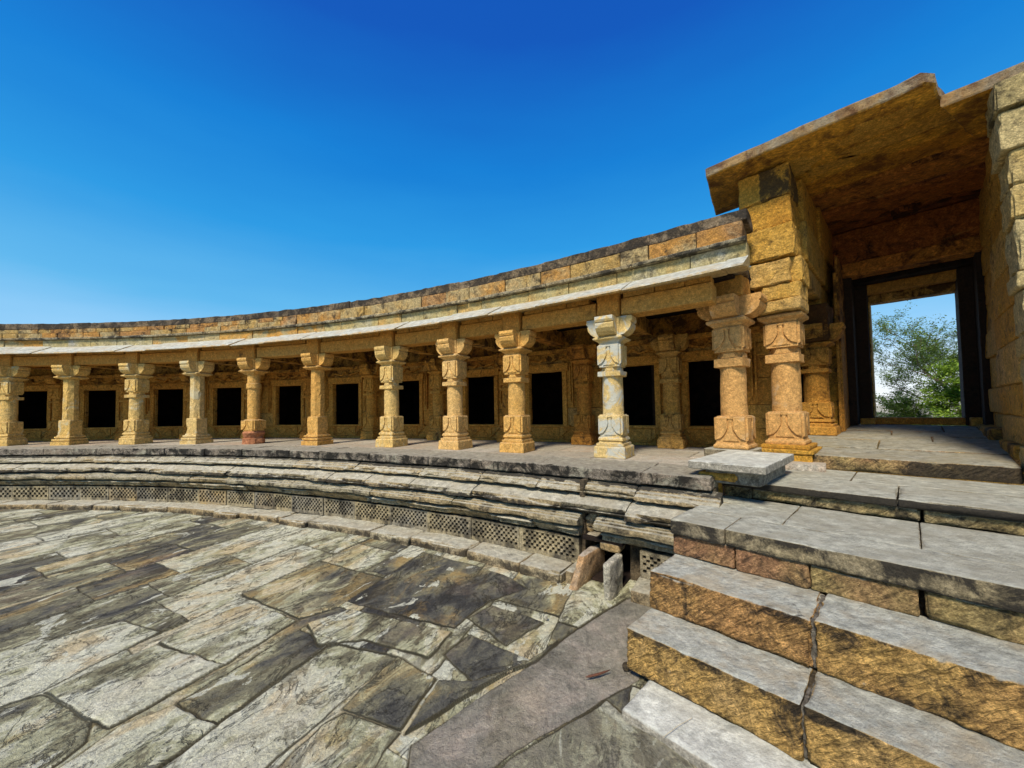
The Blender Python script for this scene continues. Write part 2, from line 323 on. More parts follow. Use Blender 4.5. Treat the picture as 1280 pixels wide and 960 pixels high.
    for i in range(na):
        i2 = (i+1) % na
        F += np.stack([I[i, :-1], I[i, 1:], I[i2, 1:], I[i2, :-1]], 1)[:, ::-1].tolist()
    F.append([int(I[i, 0]) for i in range(na)][::-1])
    rcf = rc.reshape(-1)
    F = [f for f in F if min(rcf[list(f)]) < 23.2]
    me = bpy.data.meshes.new('courtyard_paving'); me.from_pydata(V.tolist(), [], F)
    plain = (sid == 90013)*.9+(sid == 90014)*.45
    for nm, arr in (('tint', tint), ('joint', g), ('layer', terr), ('plain', plain), ('ox', (sid*.6180339) % 1), ('oy', (sid*.7548776) % 1)):
        a = me.attributes.new(nm, 'FLOAT', 'POINT'); a.data.foreach_set('value', arr.reshape(-1).astype(np.float32))
    me.polygons.foreach_set('use_smooth', [True]*len(me.polygons)); me.update()
    m = bpy.data.materials.new('flagstones'); m.use_nodes = True; T = NT(m)
    P = T.n('ShaderNodeNewGeometry').outputs['Position']; at = lambda nme: T.n('ShaderNodeAttribute', attribute_name=nme).outputs['Fac']
    tint_, jn, pl_ = at('tint'), at('joint'), at('plain')
    P0 = P; of = T.n('ShaderNodeCombineXYZ', {'X': T.math('MULTIPLY', at('ox'), 37.), 'Y': T.math('MULTIPLY', at('oy'), 53.), 'Z': T.math('MULTIPLY', at('ox'), 11.)}).outputs[0]
    P = T.n('ShaderNodeVectorMath', {0: P, 1: of}, operation='ADD').outputs[0]
    mp = T.n('ShaderNodeMapping', {'Vector': P, 'Rotation': (0, 0, math.radians(22)), 'Scale': (1, 1, 1)}, vector_type='POINT').outputs[0]
    st = T.n('ShaderNodeMapping', {'Vector': mp, 'Scale': (1.35, .72, 1)}, vector_type='POINT').outputs[0]
    # bedding-plane patches
    n0 = T.noise(st, 1.1, 5, .6, .7); n1 = T.noise(st, 2.8, 7, .66, .9); n9 = T.noise(P0, .33, 3, .5)
    w = T.math('ADD', T.math('MULTIPLY', T.math('SUBTRACT', n0, .5), 1.3), T.math('MULTIPLY', T.math('SUBTRACT', tint_, .45), .55))
    w = T.math('ADD', w, T.math('MULTIPLY', T.math('SUBTRACT', n1, .5), 1.5)); w = T.math('ADD', w, T.math('MULTIPLY', T.math('SUBTRACT', n9, .5), 1.5)); w = T.math('ADD', w, .55, True); ip = T.math('SUBTRACT', 1., pl_)
    col = T.ramp(w, [(0., (.05, .048, .042)), (.2, (.12, .115, .09)), (.34, (.20, .185, .115)), (.47, (.26, .24, .14)), (.485, (.41, .395, .235)), (.62, (.47, .46, .285)), (.635, (.61, .595, .41)), (1., (.71, .70, .53))])
    pc = T.ramp(T.noise(P, 2.1, 9, .72, .6), [(.32, (.15, .14, .11)), (.46, (.28, .26, .20)), (.56, (.36, .32, .25)), (.70, (.52, .43, .33))]); col = T.mix(pl_, col, pc)
    om = T.ramp(T.noise(st, 1.1, 6, .65, .6), [(.54, 0.), (.63, .85)]); om = T.math('MULTIPLY', om, T.math('SUBTRACT', 1., T.math('MULTIPLY', pl_, .95))); col = T.mix(om, col, T.mix(.6, col, (.52, .33, .09)))
    pm = T.ramp(T.noise(P, .9, 5, .6, .3), [(.56, 0.), (.70, .4)]); col = T.mix(pm, col, T.mix(.5, col, (.40, .26, .17)))
    # crisp dark lichen, flake scars
    lm = T.ramp(T.noise(st, 2.0, 8, .70, .9), [(.54, 0.), (.57, .85)]); lm = T.math('MULTIPLY', lm, T.math('MAXIMUM', T.math('MULTIPLY', ip, .8), .35)); col = T.mix(lm, col, T.mix(.72, col, (.085, .065, .03)))
    hl = T.ramp(T.noise(st, 1.6, 7, .62, .9), [(.60, 0.), (.61, .85)]); hl = T.math('MULTIPLY', hl, ip); col = T.mix(hl, col, (.66, .655, .50))
    # thin cracks between flaked layers
    ck = T.ramp(T.noise(st, 1.7, 7, .68, 1.1), [(.488, 0.), (.497, .9), (.503, .9), (.512, 0.)]); ck = T.math('MULTIPLY', ck, T.math('MAXIMUM', ip, .25)); col = T.mix(ck, col, T.mix(.8, col, (.05, .042, .025)))
    col = T.mix(.6, col, T.ramp(T.noise(P, 24, 7, .78), [(.3, .2), (.46, .88), (.56, 1.12), (.70, 1.9)]), 'MULTIPLY')
    jc = T.mix(T.noise(P0, 3, 3), (.025, .022, .014), (.14, .11, .045)); col = T.mix(T.math('MULTIPLY', T.ramp(jn, [(.45, 0.), (.95, .9)]), T.ramp(T.noise(P0, 2.2, 5, .65), [(.36, .25), (.56, 1.)])), col, jc)
    jb = T.ramp(T.math('ADD', T.math('MULTIPLY', jn, .6), T.noise(P, 4, 8, .75)), [(.66, 0.), (.82, .7)]); col = T.mix(jb, col, T.mix(.7, col, (.09, .075, .035)))
    hh = T.math('ADD', T.math('ADD', T.noise(st, 5, 9, .76), T.math('MULTIPLY', T.noise(P, 40, 5, .75), .45)), T.math('ADD', T.math('MULTIPLY', w, .6), T.math('MULTIPLY', ck, -.3)))
    bp = T.n('ShaderNodeBump', {'Height': hh, 'Strength': .9, 'Distance': .06}).outputs[0]
    bs = T.n('ShaderNodeBsdfPrincipled', {'Base Color': col, 'Roughness': .8, 'Normal': bp, 'Specular IOR Level': .3})
    T.n('ShaderNodeOutputMaterial', {'Surface': bs.outputs[0]}); me.materials.append(m)
    o = bpy.data.objects.new('courtyard_paving', me); COL.objects.link(o); tag(o, kind='structure')
make_paving()
# land outside the round temple: a hilltop falling to a far plain
mb = MB(); rr = [27.2, 29, 33, 40, 52, 70, 110, 200, 500, 1500, 6000]; zz = [-1.5, -1.7, -2.4, -4, -8, -13, -20, -26, -30, -30, -30]; na = 72
V = [(CX+r*math.cos(2*PI*i/na), CY+r*math.sin(2*PI*i/na), z+(random.uniform(-.1, .1) if 28 < r < 200 else 0)) for r, z in zip(rr, zz) for i in range(na)]
F = [(k*na+i, (k+1)*na+i, (k+1)*na+(i+1) % na, k*na+(i+1) % na) for k in range(len(rr)-1) for i in range(na)]
mb.add(V, F); M['land'] = stone('dry_hill_ground', [(.30, .26, .17), (.42, .38, .28), (.25, .25, .14)], darkth=.7, speck=.4, bump=.3, fs=.2)
tag(obj('ground', mb, M['land']), kind='structure')

# ------------------------------------------------------------------ terrace plinth
A0, A1 = -17., 38.3
plinth = empty('terrace_plinth', (CX+22*math.sin(A(12)/22), CY+22*math.cos(A(12)/22), GZ), 'long curved stone terrace with moulded courses and lattice band carrying the gallery columns', 'terrace')
def gdark(amount, near=24.):    # lichen thicker towards the gateway end of the rim
    return lambda P, lo, hi: np.clip(amount*(np.degrees(P[:, 0]/22.)-4)/16, .06, amount)
mb = MB()
for s0, s1 in stones(A0, 38.3, .7, 1.5):
    box(mb, (s0+.004, 22.22, -.135), (s1-.004, 23.0, 0), ringmap, seg=(.035, .08, .025), r=.014, rough=.022, freq=8, grime=lambda P, lo, hi: np.where(P[:, 2] > -.008, .0, 1)*np.clip((np.degrees(P[:, 0]/22.)-2)/12, .05, 1.)*.24+np.where((P[:, 2] > -.012) & (P[:, 1] < 22.30), .15, 0), chip=.035)
obj('rim_slab', mb, M['rim'], plinth)
mb = MB()
for r0, r1 in ((23.0, 23.75), (23.75, 24.5), (24.5, 25.35)):
    for s0, s1 in stones(A0, 40.5 if r0 > 23.7 else 39.2, .8, 2.0):
        box(mb, (s0+.006, r0+.006, -.1), (s1-.006, r1-.006, random.uniform(-.004, .003)), ringmap, seg=(.12, .12, .1), r=.008, rough=.004, freq=3)
obj('floor_slabs', mb, M['floor'], plinth)
mb = MB()
ringbox(mb, A0, 34.9, 22.34, 22.6, GZ, -.13, seg=.3, rough=.02, freq=3, tint=.5)
ringbox(mb, 34.85, 36.15, 22.32, 22.6, -.72, -.13, seg=.05, rough=.05, freq=5, tint=.2)
ringbox(mb, 34.85, 36.15, 23.0, 23.2, GZ, -.13, seg=.3, rough=.02, freq=3, tint=.2)
ringbox(mb, 36.15, 38.3, 22.34, 22.6, GZ, -.13, seg=.3, rough=.02, freq=3, tint=.5)
ringbox(mb, 34.7, 34.86, 22.1, 23.1, GZ, -.13, seg=.2, rough=.02, tint=.2); ringbox(mb, 36.12, 36.56, 22.2, 22.5, GZ, -.6, seg=.1, rough=.02, tint=.2)
obj('core', mb, M['dirt'], plinth)
mb = MB(); ringbox(mb, 34.88, 36.1, 22.0, 22.98, -.785, -.735, seg=.1, rough=.01); ringbox(mb, 34.9, 36.1, 21.95, 22.98, GZ-.05, GZ+.03, seg=.08, rough=.02); obj('drain_channel', mb, M['painted_shade'], plinth)  # lining painted near-black for the shade inside the drain
mb = MB()
for s0, s1 in stones(A0, 38.5, .45, 1.5): sweep(mb, [(22.32, -.150), (22.25, -.160), (22.235, -.176), (22.20, -.182), (22.19, -.20), (22.145, -.208), (22.135, -.225), (22.075, -.243), (22.065, -.285), (22.17, -.300), (22.34, -.31)], s0+.004, s1-.004, sub=.02, ds=.035, freq=11, lip=(7, 8), lipamt=.075, grime=lambda s, r, z: np.where(r > 22.2, .5, 0), dz=random.uniform(-.008, .006), dr=random.uniform(-.01, .01), rough=.006)
obj('moulding_course', mb, M['mould'], plinth)
mb = MB()
for s0, s1 in stones(A0, 38.4, .6, 1.6): sweep(mb, [(22.26, -.312), (22.1, -.33), (21.96, -.385), (21.945, -.40), (21.915, -.41), (21.905, -.465), (22.02, -.488), (22.3, -.495)], s0+.004, s1-.004, sub=.022, ds=.035, freq=11, lip=(3, 4, 5), lipamt=.075, grime=lambda s, r, z: np.where((z < -.42), .35, 0.), dz=random.uniform(-.008, .006), dr=random.uniform(-.02, .02), rough=.009)
obj('moulding_course', mb, M['mould'], plinth)
mb = MB()
for s0, s1 in [(a, b) for a, b in stones(A0, 34.85, .6, 1.3)]+[(A(35.35), A(37.75)), (A(37.76), A(38.3))]:
    sweep(mb, [(22.2, -.497), (22.0, -.503), (21.975, -.508), (21.97, -.524), (21.935, -.528), (21.93, -.545), (21.89, -.55), (21.875, -.58), (21.885, -.615), (21.99, -.628), (22.01, -.652), (22.3, -.655)], s0+.004, s1-.004, sub=.02, ds=.035, freq=11, lip=(7, 8), lipamt=.035, dz=random.uniform(-.006, .006), dr=random.uniform(-.012, .012), grime=lambda s, r, z: np.where(r > 21.98, .2, 0.03), rough=.006)
obj('moulding_course', mb, M['mould'], plinth)
mb = MB()
for s0, s1 in [(a, b) for a, b in stones(A0, 34.8, .5, 1.1)]+[(A(35.5), A(38.2))]:
    sweep(mb, [(22.3, -.657), (21.95, -.660), (21.93, -.675), (21.99, -.69), (21.985, -.745), (22.07, -.768), (22.3, -.77)], s0+.004, s1-.004, sub=.02, ds=.035, freq=11, lip=(2, 4), lipamt=.06, dr=random.uniform(-.015, .012), grime=lambda s, r, z: np.where(z < -.68, .05, 0.), rough=.006)
obj('moulding_course', mb, M['mould'], plinth)
def lattice(a0, a1, z0=-1.085, z1=-.79, R=22.03, dr=0.):
    mb = MB(); c = .052 if a0 < 5 else .043 if a0 < 15 else .037; L = A(a1)-A(a0)-.008; nx = int((L-.05)/c); nz = int((z1-z0-.07)/c); m0 = (L-nx*c)/2
    if nx % 2 == 0: nx -= 1; m0 = (L-nx*c)/2
    b0 = z0+.055; s0 = A(a0)+.004; gR = R+dr+random.uniform(-.012, .012); ti = random.random(); dep = .06; e = .001
    V = []; F = []
    def q(*p):
        n = len(V); V.extend(p); F.append((n, n+1, n+2, n+3))
    pt = lambda s, z, r: (s, r, z)
    for i in range(nx):
        for j in range(nz):
            a, b = s0+m0+i*c, s0+m0+(i+1)*c; l, h = b0+j*c, b0+(j+1)*c
            if (i+j) % 2 == 0:
                # hole with chamfered bars
                a2, b2, l2, h2 = a+e, b-e, l+e, h-e; r2 = gR+dep
                q(pt(a, l, gR), pt(b, l, gR), pt(b2, l2, r2), pt(a2, l2, r2)); q(pt(b, l, gR), pt(b, h, gR), pt(b2, h2, r2), pt(b2, l2, r2))
                q(pt(b, h, gR), pt(a, h, gR), pt(a2, h2, r2), pt(b2, h2, r2)); q(pt(a, h, gR), pt(a, l, gR), pt(a2, l2, r2), pt(a2, h2, r2))
                q(pt(a2, l2, r2), pt(b2, l2, r2), pt(b2, h2, r2), pt(a2, h2, r2))
            else: q(pt(a, l, gR), pt(b, l, gR), pt(b, h, gR), pt(a, h, gR))
    xe0, xe1 = s0, s0+L; t0, t1 = b0, b0+nz*c; i0, i1 = s0+m0, s0+m0+nx*c
    q(pt(xe0, z0, gR), pt(xe1, z0, gR), pt(i1, t0, gR), pt(i0, t0, gR)); q(pt(i0, t1, gR), pt(i1, t1, gR), pt(xe1, z1, gR), pt(xe0, z1, gR))
    q(pt(xe0, z0, gR), pt(i0, t0, gR), pt(i0, t1, gR), pt(xe0, z1, gR)); q(pt(i1, t0, gR), pt(xe1, z0, gR), pt(xe1, z1, gR), pt(i1, t1, gR))
    g2 = gR+.10
    q(pt(xe0, z0, gR), pt(xe0, z1, gR), pt(xe0, z1, g2), pt(xe0, z0, g2)); q(pt(xe1, z1, gR), pt(xe1, z0, gR), pt(xe1, z0, g2), pt(xe1, z1, g2)); q(pt(xe0, z1, gR), pt(xe1, z1, gR), pt(xe1, z1, g2), pt(xe0, z1, g2))
    Va = np.array(V); pitv = Va[:, 1] > gR+.02
    Va = Va+np.stack([vn(Va*8)*.002, vn(Va*6+5)*.004, vn(Va*8+9)*.002], 1)
    mb.add(ringmap(Va), F, ti, np.where(pitv, .3, 0.)+.25*np.clip(vn(Va*1.7), 0, 1)); obj('lattice_panel', mb, M['lattice'], plinth)  # pits tinted darker as painted shade; the noise part is stain
a = A0
while a < 34.7:
    w = random.choice([1.25, 1.9, 2.0, 2.1, 2.2]); b = a+w if 34.75-a-w > .9 else 34.75; lattice(a, b); a = b
lattice(36.55, 38.15, z0=-1.07)
mb = MB()
for s0, s1 in stones(A0, 34.6, .55, 1.5):
    h = random.uniform(-.012, .01); ww = random.uniform(-.05, .05)
    box(mb, (s0+.008, 21.70+ww, GZ-.03), (s1-.008, 22.14, -1.085+h), ringmap, seg=(.05, .05, .04), r=.03, rough=.028, freq=3.5, chip=.03, grime=lambda P, lo, hi: np.where(P[:, 2] < hi[2]-.03, .3, 0))
box(mb, (A(34.62), 21.74, GZ-.03), (A(34.9), 22.1, -1.06), ringmap, seg=.04, r=.03, rough=.02, freq=4)
box(mb, (A(36.5), 21.74, GZ-.03), (A(38.0), 22.15, -1.08), ringmap, seg=.04, r=.03, rough=.015, freq=4, tint=.2, grime=.15)
obj('kerb', mb, M['kerb'], plinth)
mb = MB()
for i in range(26):
    a_ = 34.85+random.random()*.65; z_ = random.uniform(-.72, -.5); s_ = random.uniform(.02, .055)
    box(mb, (A(a_)-s_, 22.16-s_+(z_+.5)*-.1, z_-s_*.6), (A(a_)+s_, 22.3, z_+s_*.6), ringmap, seg=.03, r=.02, rough=.015, freq=9)
box(mb, (A(34.95), 22.04, -.80), (A(35.3), 22.2, -.73), ringmap, seg=.04, r=.02, rough=.02, freq=6, tint=.6)
box(mb, (A(35.42), 22.0, -.86), (A(36.0), 22.2, -.775), ringmap, seg=.04, r=.02, rough=.02, freq=6, tint=.1)
obj('rubble_fill', mb, M['rubble'], plinth)

# loose upright stones of the drain mouth
def fit_pt(V, R, deg, z): a = math.radians(deg); return (CX+R*math.sin(a), CY+R*math.cos(a), z)
def shear(P):
    Q = P.copy(); t = (P[:, 2]-GZ)/.45; Q[:, 1] = P[:, 1]+t*.22*(22.1-P[:, 1])/.45; Q[:, 0] = P[:, 0]+.05*t+(P[:, 1]-21.62)*.08; return ringmap(Q)
mb = MB(); box(mb, (A(34.86), 21.62, GZ-.02), (A(35.12), 22.3, -.87), shear, seg=.035, r=.03, rough=.03, freq=4.5, tint=.6); 
tag(obj('drain_stone', mb, M['orange_stone'], smooth=True), 'rusty slab leaning at the left side of the dark drain mouth', 'stone', 'upright stones of the drain mouth')
mb = MB(); box(mb, (A(35.93), 21.60, GZ-.02), (A(36.13), 21.98, -.84), ringmap, seg=.025, r=.025, rough=.016, freq=8, tint=.9)
tag(obj('drain_stone', mb, M['white_stone'], smooth=True), 'narrow pitted pale stone standing at the right side of the dark drain mouth', 'stone', 'upright stones of the drain mouth')

# ------------------------------------------------------------------ columns
def outline(kind, hw, c=.05):
    if kind == 'round':
        return [(hw*math.cos(2*PI*i/28), hw*math.sin(2*PI*i/28)) for i in range(28)]
    if kind == 'oct': c = .29*2*hw
    P = [(hw, -hw+c), (hw, hw-c), (hw-c, hw), (-hw+c, hw), (-hw, hw-c), (-hw, -hw+c), (-hw+c, -hw), (hw-c, -hw)]
    out = []
    for i in range(8):
        a, b = P[i], P[(i+1) % 8]; k = 6 if i % 2 == 0 else (1 if kind != 'oct' else 4)
        if kind == 'oct': k = 4
        out += [(a[0]+(b[0]-a[0])*j/k, a[1]+(b[1]-a[1])*j/k) for j in range(k)]
    return out
def loft(mb, kind, lv, c=.008, rough=.004, tint=.5, seed=0., k=.035):
    """lv: (z, half width) levels"""
    L2 = []
    for i in range(len(lv)-1):
        (z0, w0), (z1, w1) = lv[i], lv[i+1]; n = max(1, int(abs(z1-z0)/k))
        L2 += [(z0+(z1-z0)*j/n, w0+(w1-w0)*j/n) for j in range(n)]
    L2.append(lv[-1]); V = []
    for z, w in L2: V += [(x, y, z) for x, y in outline(kind, w, c)]
    V = np.array(V); m = len(V)//len(L2); F = []
    for i in range(len(L2)-1):
        for j in range(m): F.append((i*m+j, i*m+(j+1) % m, (i+1)*m+(j+1) % m, (i+1)*m+j))
    F.append(tuple(range(m))[::-1]); F.append(tuple((len(L2)-1)*m+i for i in range(m)))
    rad = np.hypot(V[:, 0], V[:, 1])+1e-6; d = rough*1.3*fbm(V*9+seed, 3)-rough*2.2*np.clip(fbm(V*5+seed+4, 2), 0, 1)-np.where(rad > np.percentile(rad, 70), 1., 0.)*.02*np.clip(fbm(V*7+seed*2, 2)-.28, 0, 1)*3
    V[:, 0] += V[:, 0]/rad*d; V[:, 1] += V[:, 1]/rad*d
    mb.add(V, F, tint)
def plate(mb, poly, w, depth, face, z0=0., tint=.5, inset=.004):
    """relief plate: poly in (x,z) on a face of half width w, raised by depth; face 0..3"""
    n = len(poly); V = []; ca, sa = [(1, 0), (0, 1), (-1, 0), (0, -1)][face]
    cx_ = sum(p[0] for p in poly)/n; cz_ = sum(p[1] for p in poly)/n
    for k, (y, s) in enumerate(((-w+.012, 1.), (-w-depth*.5, 1.), (-w-depth, .94))):
        for x, z in poly:
            x2 = cx_+(x-cx_)*s; z2 = cz_+(z-cz_)*s+z0; V.append((x2*ca-y*sa, x2*sa+y*ca, z2))
    F = [(k*n+i, k*n+(i+1) % n, (k+1)*n+(i+1) % n, (k+1)*n+i) for k in range(2) for i in range(n)]+[tuple(2*n+i for i in range(n))]
    mb.add(V, F, tint)
def carve(mb, w, z0, h, tint):
    """vase between two hanging leaves on each face of a square block"""
    r = w*.97; leafR = [(r, .97*h), (.14*w+.05*w, .97*h), (.22*w, .80*h), (.17*w, .66*h), (.20*w, .52*h), (.42*w, .30*h), (.66*w, .16*h), (r, .10*h)]
    leafL = [(-x, z) for x, z in leafR][::-1]
    vase = [(-.13*w, .93*h), (-.1*w, .72*h), (-.12*w, .50*h), (-.34*w, .22*h), (-.55*w, .06*h), (.55*w, .06*h), (.34*w, .22*h), (.12*w, .50*h), (.1*w, .72*h), (.13*w, .93*h)]
    rim = [(-.2*w, .90*h), (-.2*w, .96*h), (.2*w, .96*h), (.2*w, .90*h)]
    for f in range(4):
        for P, d in ((leafR, .022), (leafL, .022), (vase[::-1], .012)):
            # counter clockwise as seen from outside
            ar = sum(P[i][0]*P[(i+1) % len(P)][1]-P[(i+1) % len(P)][0]*P[i][1] for i in range(len(P)))
            plate(mb, P if ar > 0 else P[::-1], w, d, f, z0, tint)
        P = rim[::-1]; ar = sum(P[i][0]*P[(i+1) % 4][1]-P[(i+1) % 4][0]*P[i][1] for i in range(4)); plate(mb, P if ar > 0 else P[::-1], w, .020, f, z0, tint)
def lobes(mb, w, z0, h, tint):
    for f in range(4):
        for cx_, rr_ in ((-.5*w, .33*w), (.25*w, .33*w)):
            P = [(cx_+.12*w+rr_*math.cos(t), h*.92-h*.62*abs(math.sin(t))) for t in np.linspace(PI, 2*PI, 9)]
            ar = sum(P[i][0]*P[(i+1) % len(P)][1]-P[(i+1) % len(P)][0]*P[i][1] for i in range(len(P)))
            plate(mb, P if ar > 0 else P[::-1], w, .007, f, z0, tint)
def arm_poly(ext):
    R = [(.15, 0), (.20, .012), (.245, .05), (.275, .10), (.285, .155), (.272, .178), (.288, .186), (.30, .215), (.292, .262)]
    R = [(x*ext/.30, z) for x, z in R]; return R+[(-x, z) for x, z in R[::-1]]
def extrude(mb, poly, hw, axis, z0, tint, dz=0.):
    n = len(poly); V = []
    for y in (-hw, hw):
        for x, z in poly: V.append((x, y, z+z0+dz) if axis == 0 else (-y, x, z+z0+dz))
    V = np.array(V); V += np.stack([vn(V*9), vn(V*9+4), vn(V*9+8)], 1)*.003
    F = [(i, (i+1) % n, n+(i+1) % n, n+i) for i in range(n)]+[tuple(range(n))[::-1], tuple(n+i for i in range(n))]
    mb.add(V, F, tint)
def build_column(root, kind, mat, H=1.75, s=1., tint=.5, seed=0., impost=True, basemat=None, brk=True):
    """kind: 'vase' carved, 'plain' chamfered, 'band' round with ring"""
    k = H/1.75; z = lambda v: v*k
    b = MB()
    if kind == 'gate':
        loft(b, 'sq', [(0, .205*s), (.02, .21*s), (.045, .205*s), (.05, .19*s), (.07, .185*s)], tint=tint, seed=seed); obj('base', b, mat, root, world=False)
        b = MB(); loft(b, 'sq', [(.065, .17*s), (.07, .178*s), (.42, .178*s), (.425, .165*s)], tint=tint, seed=seed); carve(b, .178*s, .07, .35, tint); obj('lower_block', b, mat, root, world=False)
        b = MB(); loft(b, 'round', [(.425, .160*s), (1.07, .155*s)], tint=tint, seed=seed, k=.06); obj('shaft', b, mat, root, world=False)
        b = MB(); loft(b, 'sq', [(1.07, .168*s), (1.075, .178*s), (1.18, .178*s), (1.185, .165*s)], tint=tint, seed=seed); loft(b, 'round', [(1.185, .15*s), (1.27, .15*s)], tint=tint, seed=seed)
        for f in range(4): plate(b, [(-.09*s, 0), (.09*s, 0), (.06*s, .06), (-.06*s, .06)], .145*s, .014, f, 1.19, tint)
        loft(b, 'sq', [(1.27, .165*s), (1.275, .17*s), (1.60, .17*s), (1.605, .16*s)], tint=tint, seed=seed); carve(b, .17*s, 1.275, .325, tint); obj('upper_block', b, mat, root, world=False)
        b = MB(); loft(b, 'sq', [(1.605, .17*s), (1.63, .19*s), (1.66, .235*s), (1.69, .24*s), (1.715, .20*s), (1.72, .19*s)], c=.01, tint=tint, seed=seed, rough=.01); obj('capital', b, mat, root, world=False)
        if brk:
            b = MB(); extrude(b, arm_poly(.40*s), .15*s, 0, 1.72, tint); extrude(b, arm_poly(.38*s), .15*s, 1, 1.72, tint, dz=-.003); obj('bracket', b, mat, root, world=False)
            b = MB(); loft(b, 'sq', [(1.985, .19*s), (1.99, .20*s), (2.24, .20*s), (2.25, .19*s)], tint=.2, seed=seed, rough=.01); obj('impost_block', b, M['beam'], root, world=False)
        return
    if kind == 'vase':
        loft(b, 'sq', [(0, .225*s), (z(.01), .23*s), (z(.15), .225*s), (z(.165), .215*s)], tint=tint, seed=seed, rough=.006); lobes(b, .222*s, z(.01), z(.15), tint)
        loft(b, 'sq', [(z(.165), .195*s), (z(.175), .20*s), (z(.205), .20*s), (z(.21), .17*s), (z(.235), .165*s), (z(.25), .185*s), (z(.275), .18*s), (z(.295), .165*s)], tint=tint, seed=seed)
    elif kind == 'plain':
        loft(b, 'sq', [(0, .235*s), (z(.09), .235*s), (z(.094), .20*s), (z(.11), .20*s), (z(.114), .222*s), (z(.155), .218*s), (z(.16), .178*s), (z(.18), .178*s), (z(.184), .20*s), (z(.215), .195*s), (z(.22), .163*s), (z(.25), .16*s)], tint=tint, seed=seed, rough=.007)
    else:
        loft(b, 'round', [(0, .235*s), (z(.13), .225*s), (z(.14), .19*s), (z(.26), .235*s), (z(.30), .20*s)], tint=tint, seed=seed, rough=.022)
    obj('base', b, basemat or mat, root, world=False)
    b = MB()
    if kind == 'vase':
        loft(b, 'sq', [(z(.293), .152*s), (z(.30), .157*s), (z(.61), .157*s), (z(.615), .150*s)], tint=tint, seed=seed); carve(b, .157*s, z(.30), z(.31), tint)
    elif kind == 'plain':
        loft(b, 'sq', [(z(.248), .150*s), (z(.61), .150*s), (z(.625), .140*s)], tint=tint, seed=seed, rough=.008, c=.012)
    else:
        loft(b, 'sq', [(z(.30), .165*s), (z(.31), .17*s), (z(.56), .17*s), (z(.575), .15*s)], tint=tint, seed=seed, rough=.008, c=.05); carve(b, .17*s, z(.31), z(.25), tint)
    obj('lower_block', b, mat, root, world=False)
    b = MB()
    if kind == 'vase': loft(b, 'round', [(z(.615), .150*s), (z(1.165), .143*s)], tint=tint, seed=seed, k=.06)
    elif kind == 'plain': loft(b, 'oct', [(z(.625), .139*s), (z(1.66), .134*s), (z(1.665), .125*s)], tint=tint, seed=seed, rough=.006, k=.06)
    else: loft(b, 'round', [(z(.575), .133*s), (z(1.30), .128*s)], tint=tint, seed=seed, k=.06)
    obj('shaft', b, mat, root, world=False)
    if kind != 'plain':
        b = MB()
        if kind == 'vase':
            loft(b, 'sq', [(z(1.165), .158*s), (z(1.17), .167*s), (z(1.235), .167*s), (z(1.24), .158*s)], tint=tint, seed=seed)
            loft(b, 'round', [(z(1.24), .135*s), (z(1.30), .135*s)], tint=tint, seed=seed)
            for f in range(4):
                P = [(-.07*s, 0), (.07*s, 0), (.05*s, .05), (-.05*s, .05)]; plate(b, P, .13*s, .012, f, z(1.245), tint)
            loft(b, 'sq', [(z(1.30), .148*s), (z(1.305), .152*s), (z(1.63), .152*s), (z(1.635), .145*s)], tint=tint, seed=seed); carve(b, .152*s, z(1.305), z(.325), tint)
        else:
            loft(b, 'round', [(z(1.30), .14*s), (z(1.31), .152*s), (z(1.42), .152*s), (z(1.43), .13*s), (z(1.64), .133*s)], tint=tint, seed=seed)
            for f in range(12):
                t = 2*PI*f/12; loft_s = .012
        obj('upper_block', b, mat, root, world=False)
    b = MB(); z0 = 1.635 if kind != 'plain' else 1.665
    loft(b, 'sq', [(z(z0), .14*s), (z(1.655 if kind != 'plain' else 1.67), .145*s), (z(1.675), .165*s), (z(1.705), .215*s), (z(1.722), .218*s), (z(1.745), .18*s), (z(1.75), .175*s)], c=.008, tint=tint, seed=seed, rough=.006)
    obj('capital', b, mat, root, world=False)
    b = MB(); extrude(b, arm_poly(.34*s), .13*s, 0, H, tint); extrude(b, arm_poly(.34*s), .13*s, 1, H, tint, dz=-.003)
    loft(b, 'sq', [(H, .15*s), (H+.25, .165*s)], tint=tint, seed=seed)
    obj('bracket', b, mat, root, world=False)
    if impost:
        b = MB(); loft(b, 'sq', [(H+.262, .155*s), (H+.27, .16*s), (2.42, .16*s), (2.43, .15*s)], tint=min(1, tint*.6), seed=seed, rough=.006)
        obj('impost_block', b, M['beam'], root, world=False)
RC = 23.36
cdat = [(-15.2, 'plain', 'column_b', 'leftmost column, standing beyond the left edge of the view'),
 (-11.0, 'vase', 'column', 'second column beyond the left edge of the view'),
 (-6.8, 'vase', 'column_b', 'yellow column just beyond the left edge of the view'),
 (-2.65, 'vase', 'column_b', 'yellow stone column cut by the left edge of the photo'),
 (1.16, 'plain', 'column_b', 'thick plain chamfered column with three-tier base, first whole one from the left'),
 (5.59, 'vase', 'column_b', 'slim carved column between two plain chamfered ones at the left'),
 (9.88, 'plain', 'column_b', 'plain eight-sided column right of the slim carved one at the left, low block base'),
 (13.99, 'band', 'column', 'round column with a carved ring on a broken red stone base'),
 (18.56, 'plain', 'column', 'plain eight-sided column just right of the one with the red base'),
 (23.55, 'vase', 'column_b', 'pale carved vase column seventh from the left, base greyish white'),
 (27.37, 'vase', 'column', 'carved yellow column eighth from the left with dark stained foot'),
 (30.58, 'vase', 'column', 'carved golden column with grey lower half of its base, left of the blue-grey one'),
 (34.66, 'vase', 'column_grey', 'carved column with blue-grey stained shaft, alone on the gallery rim'),
]
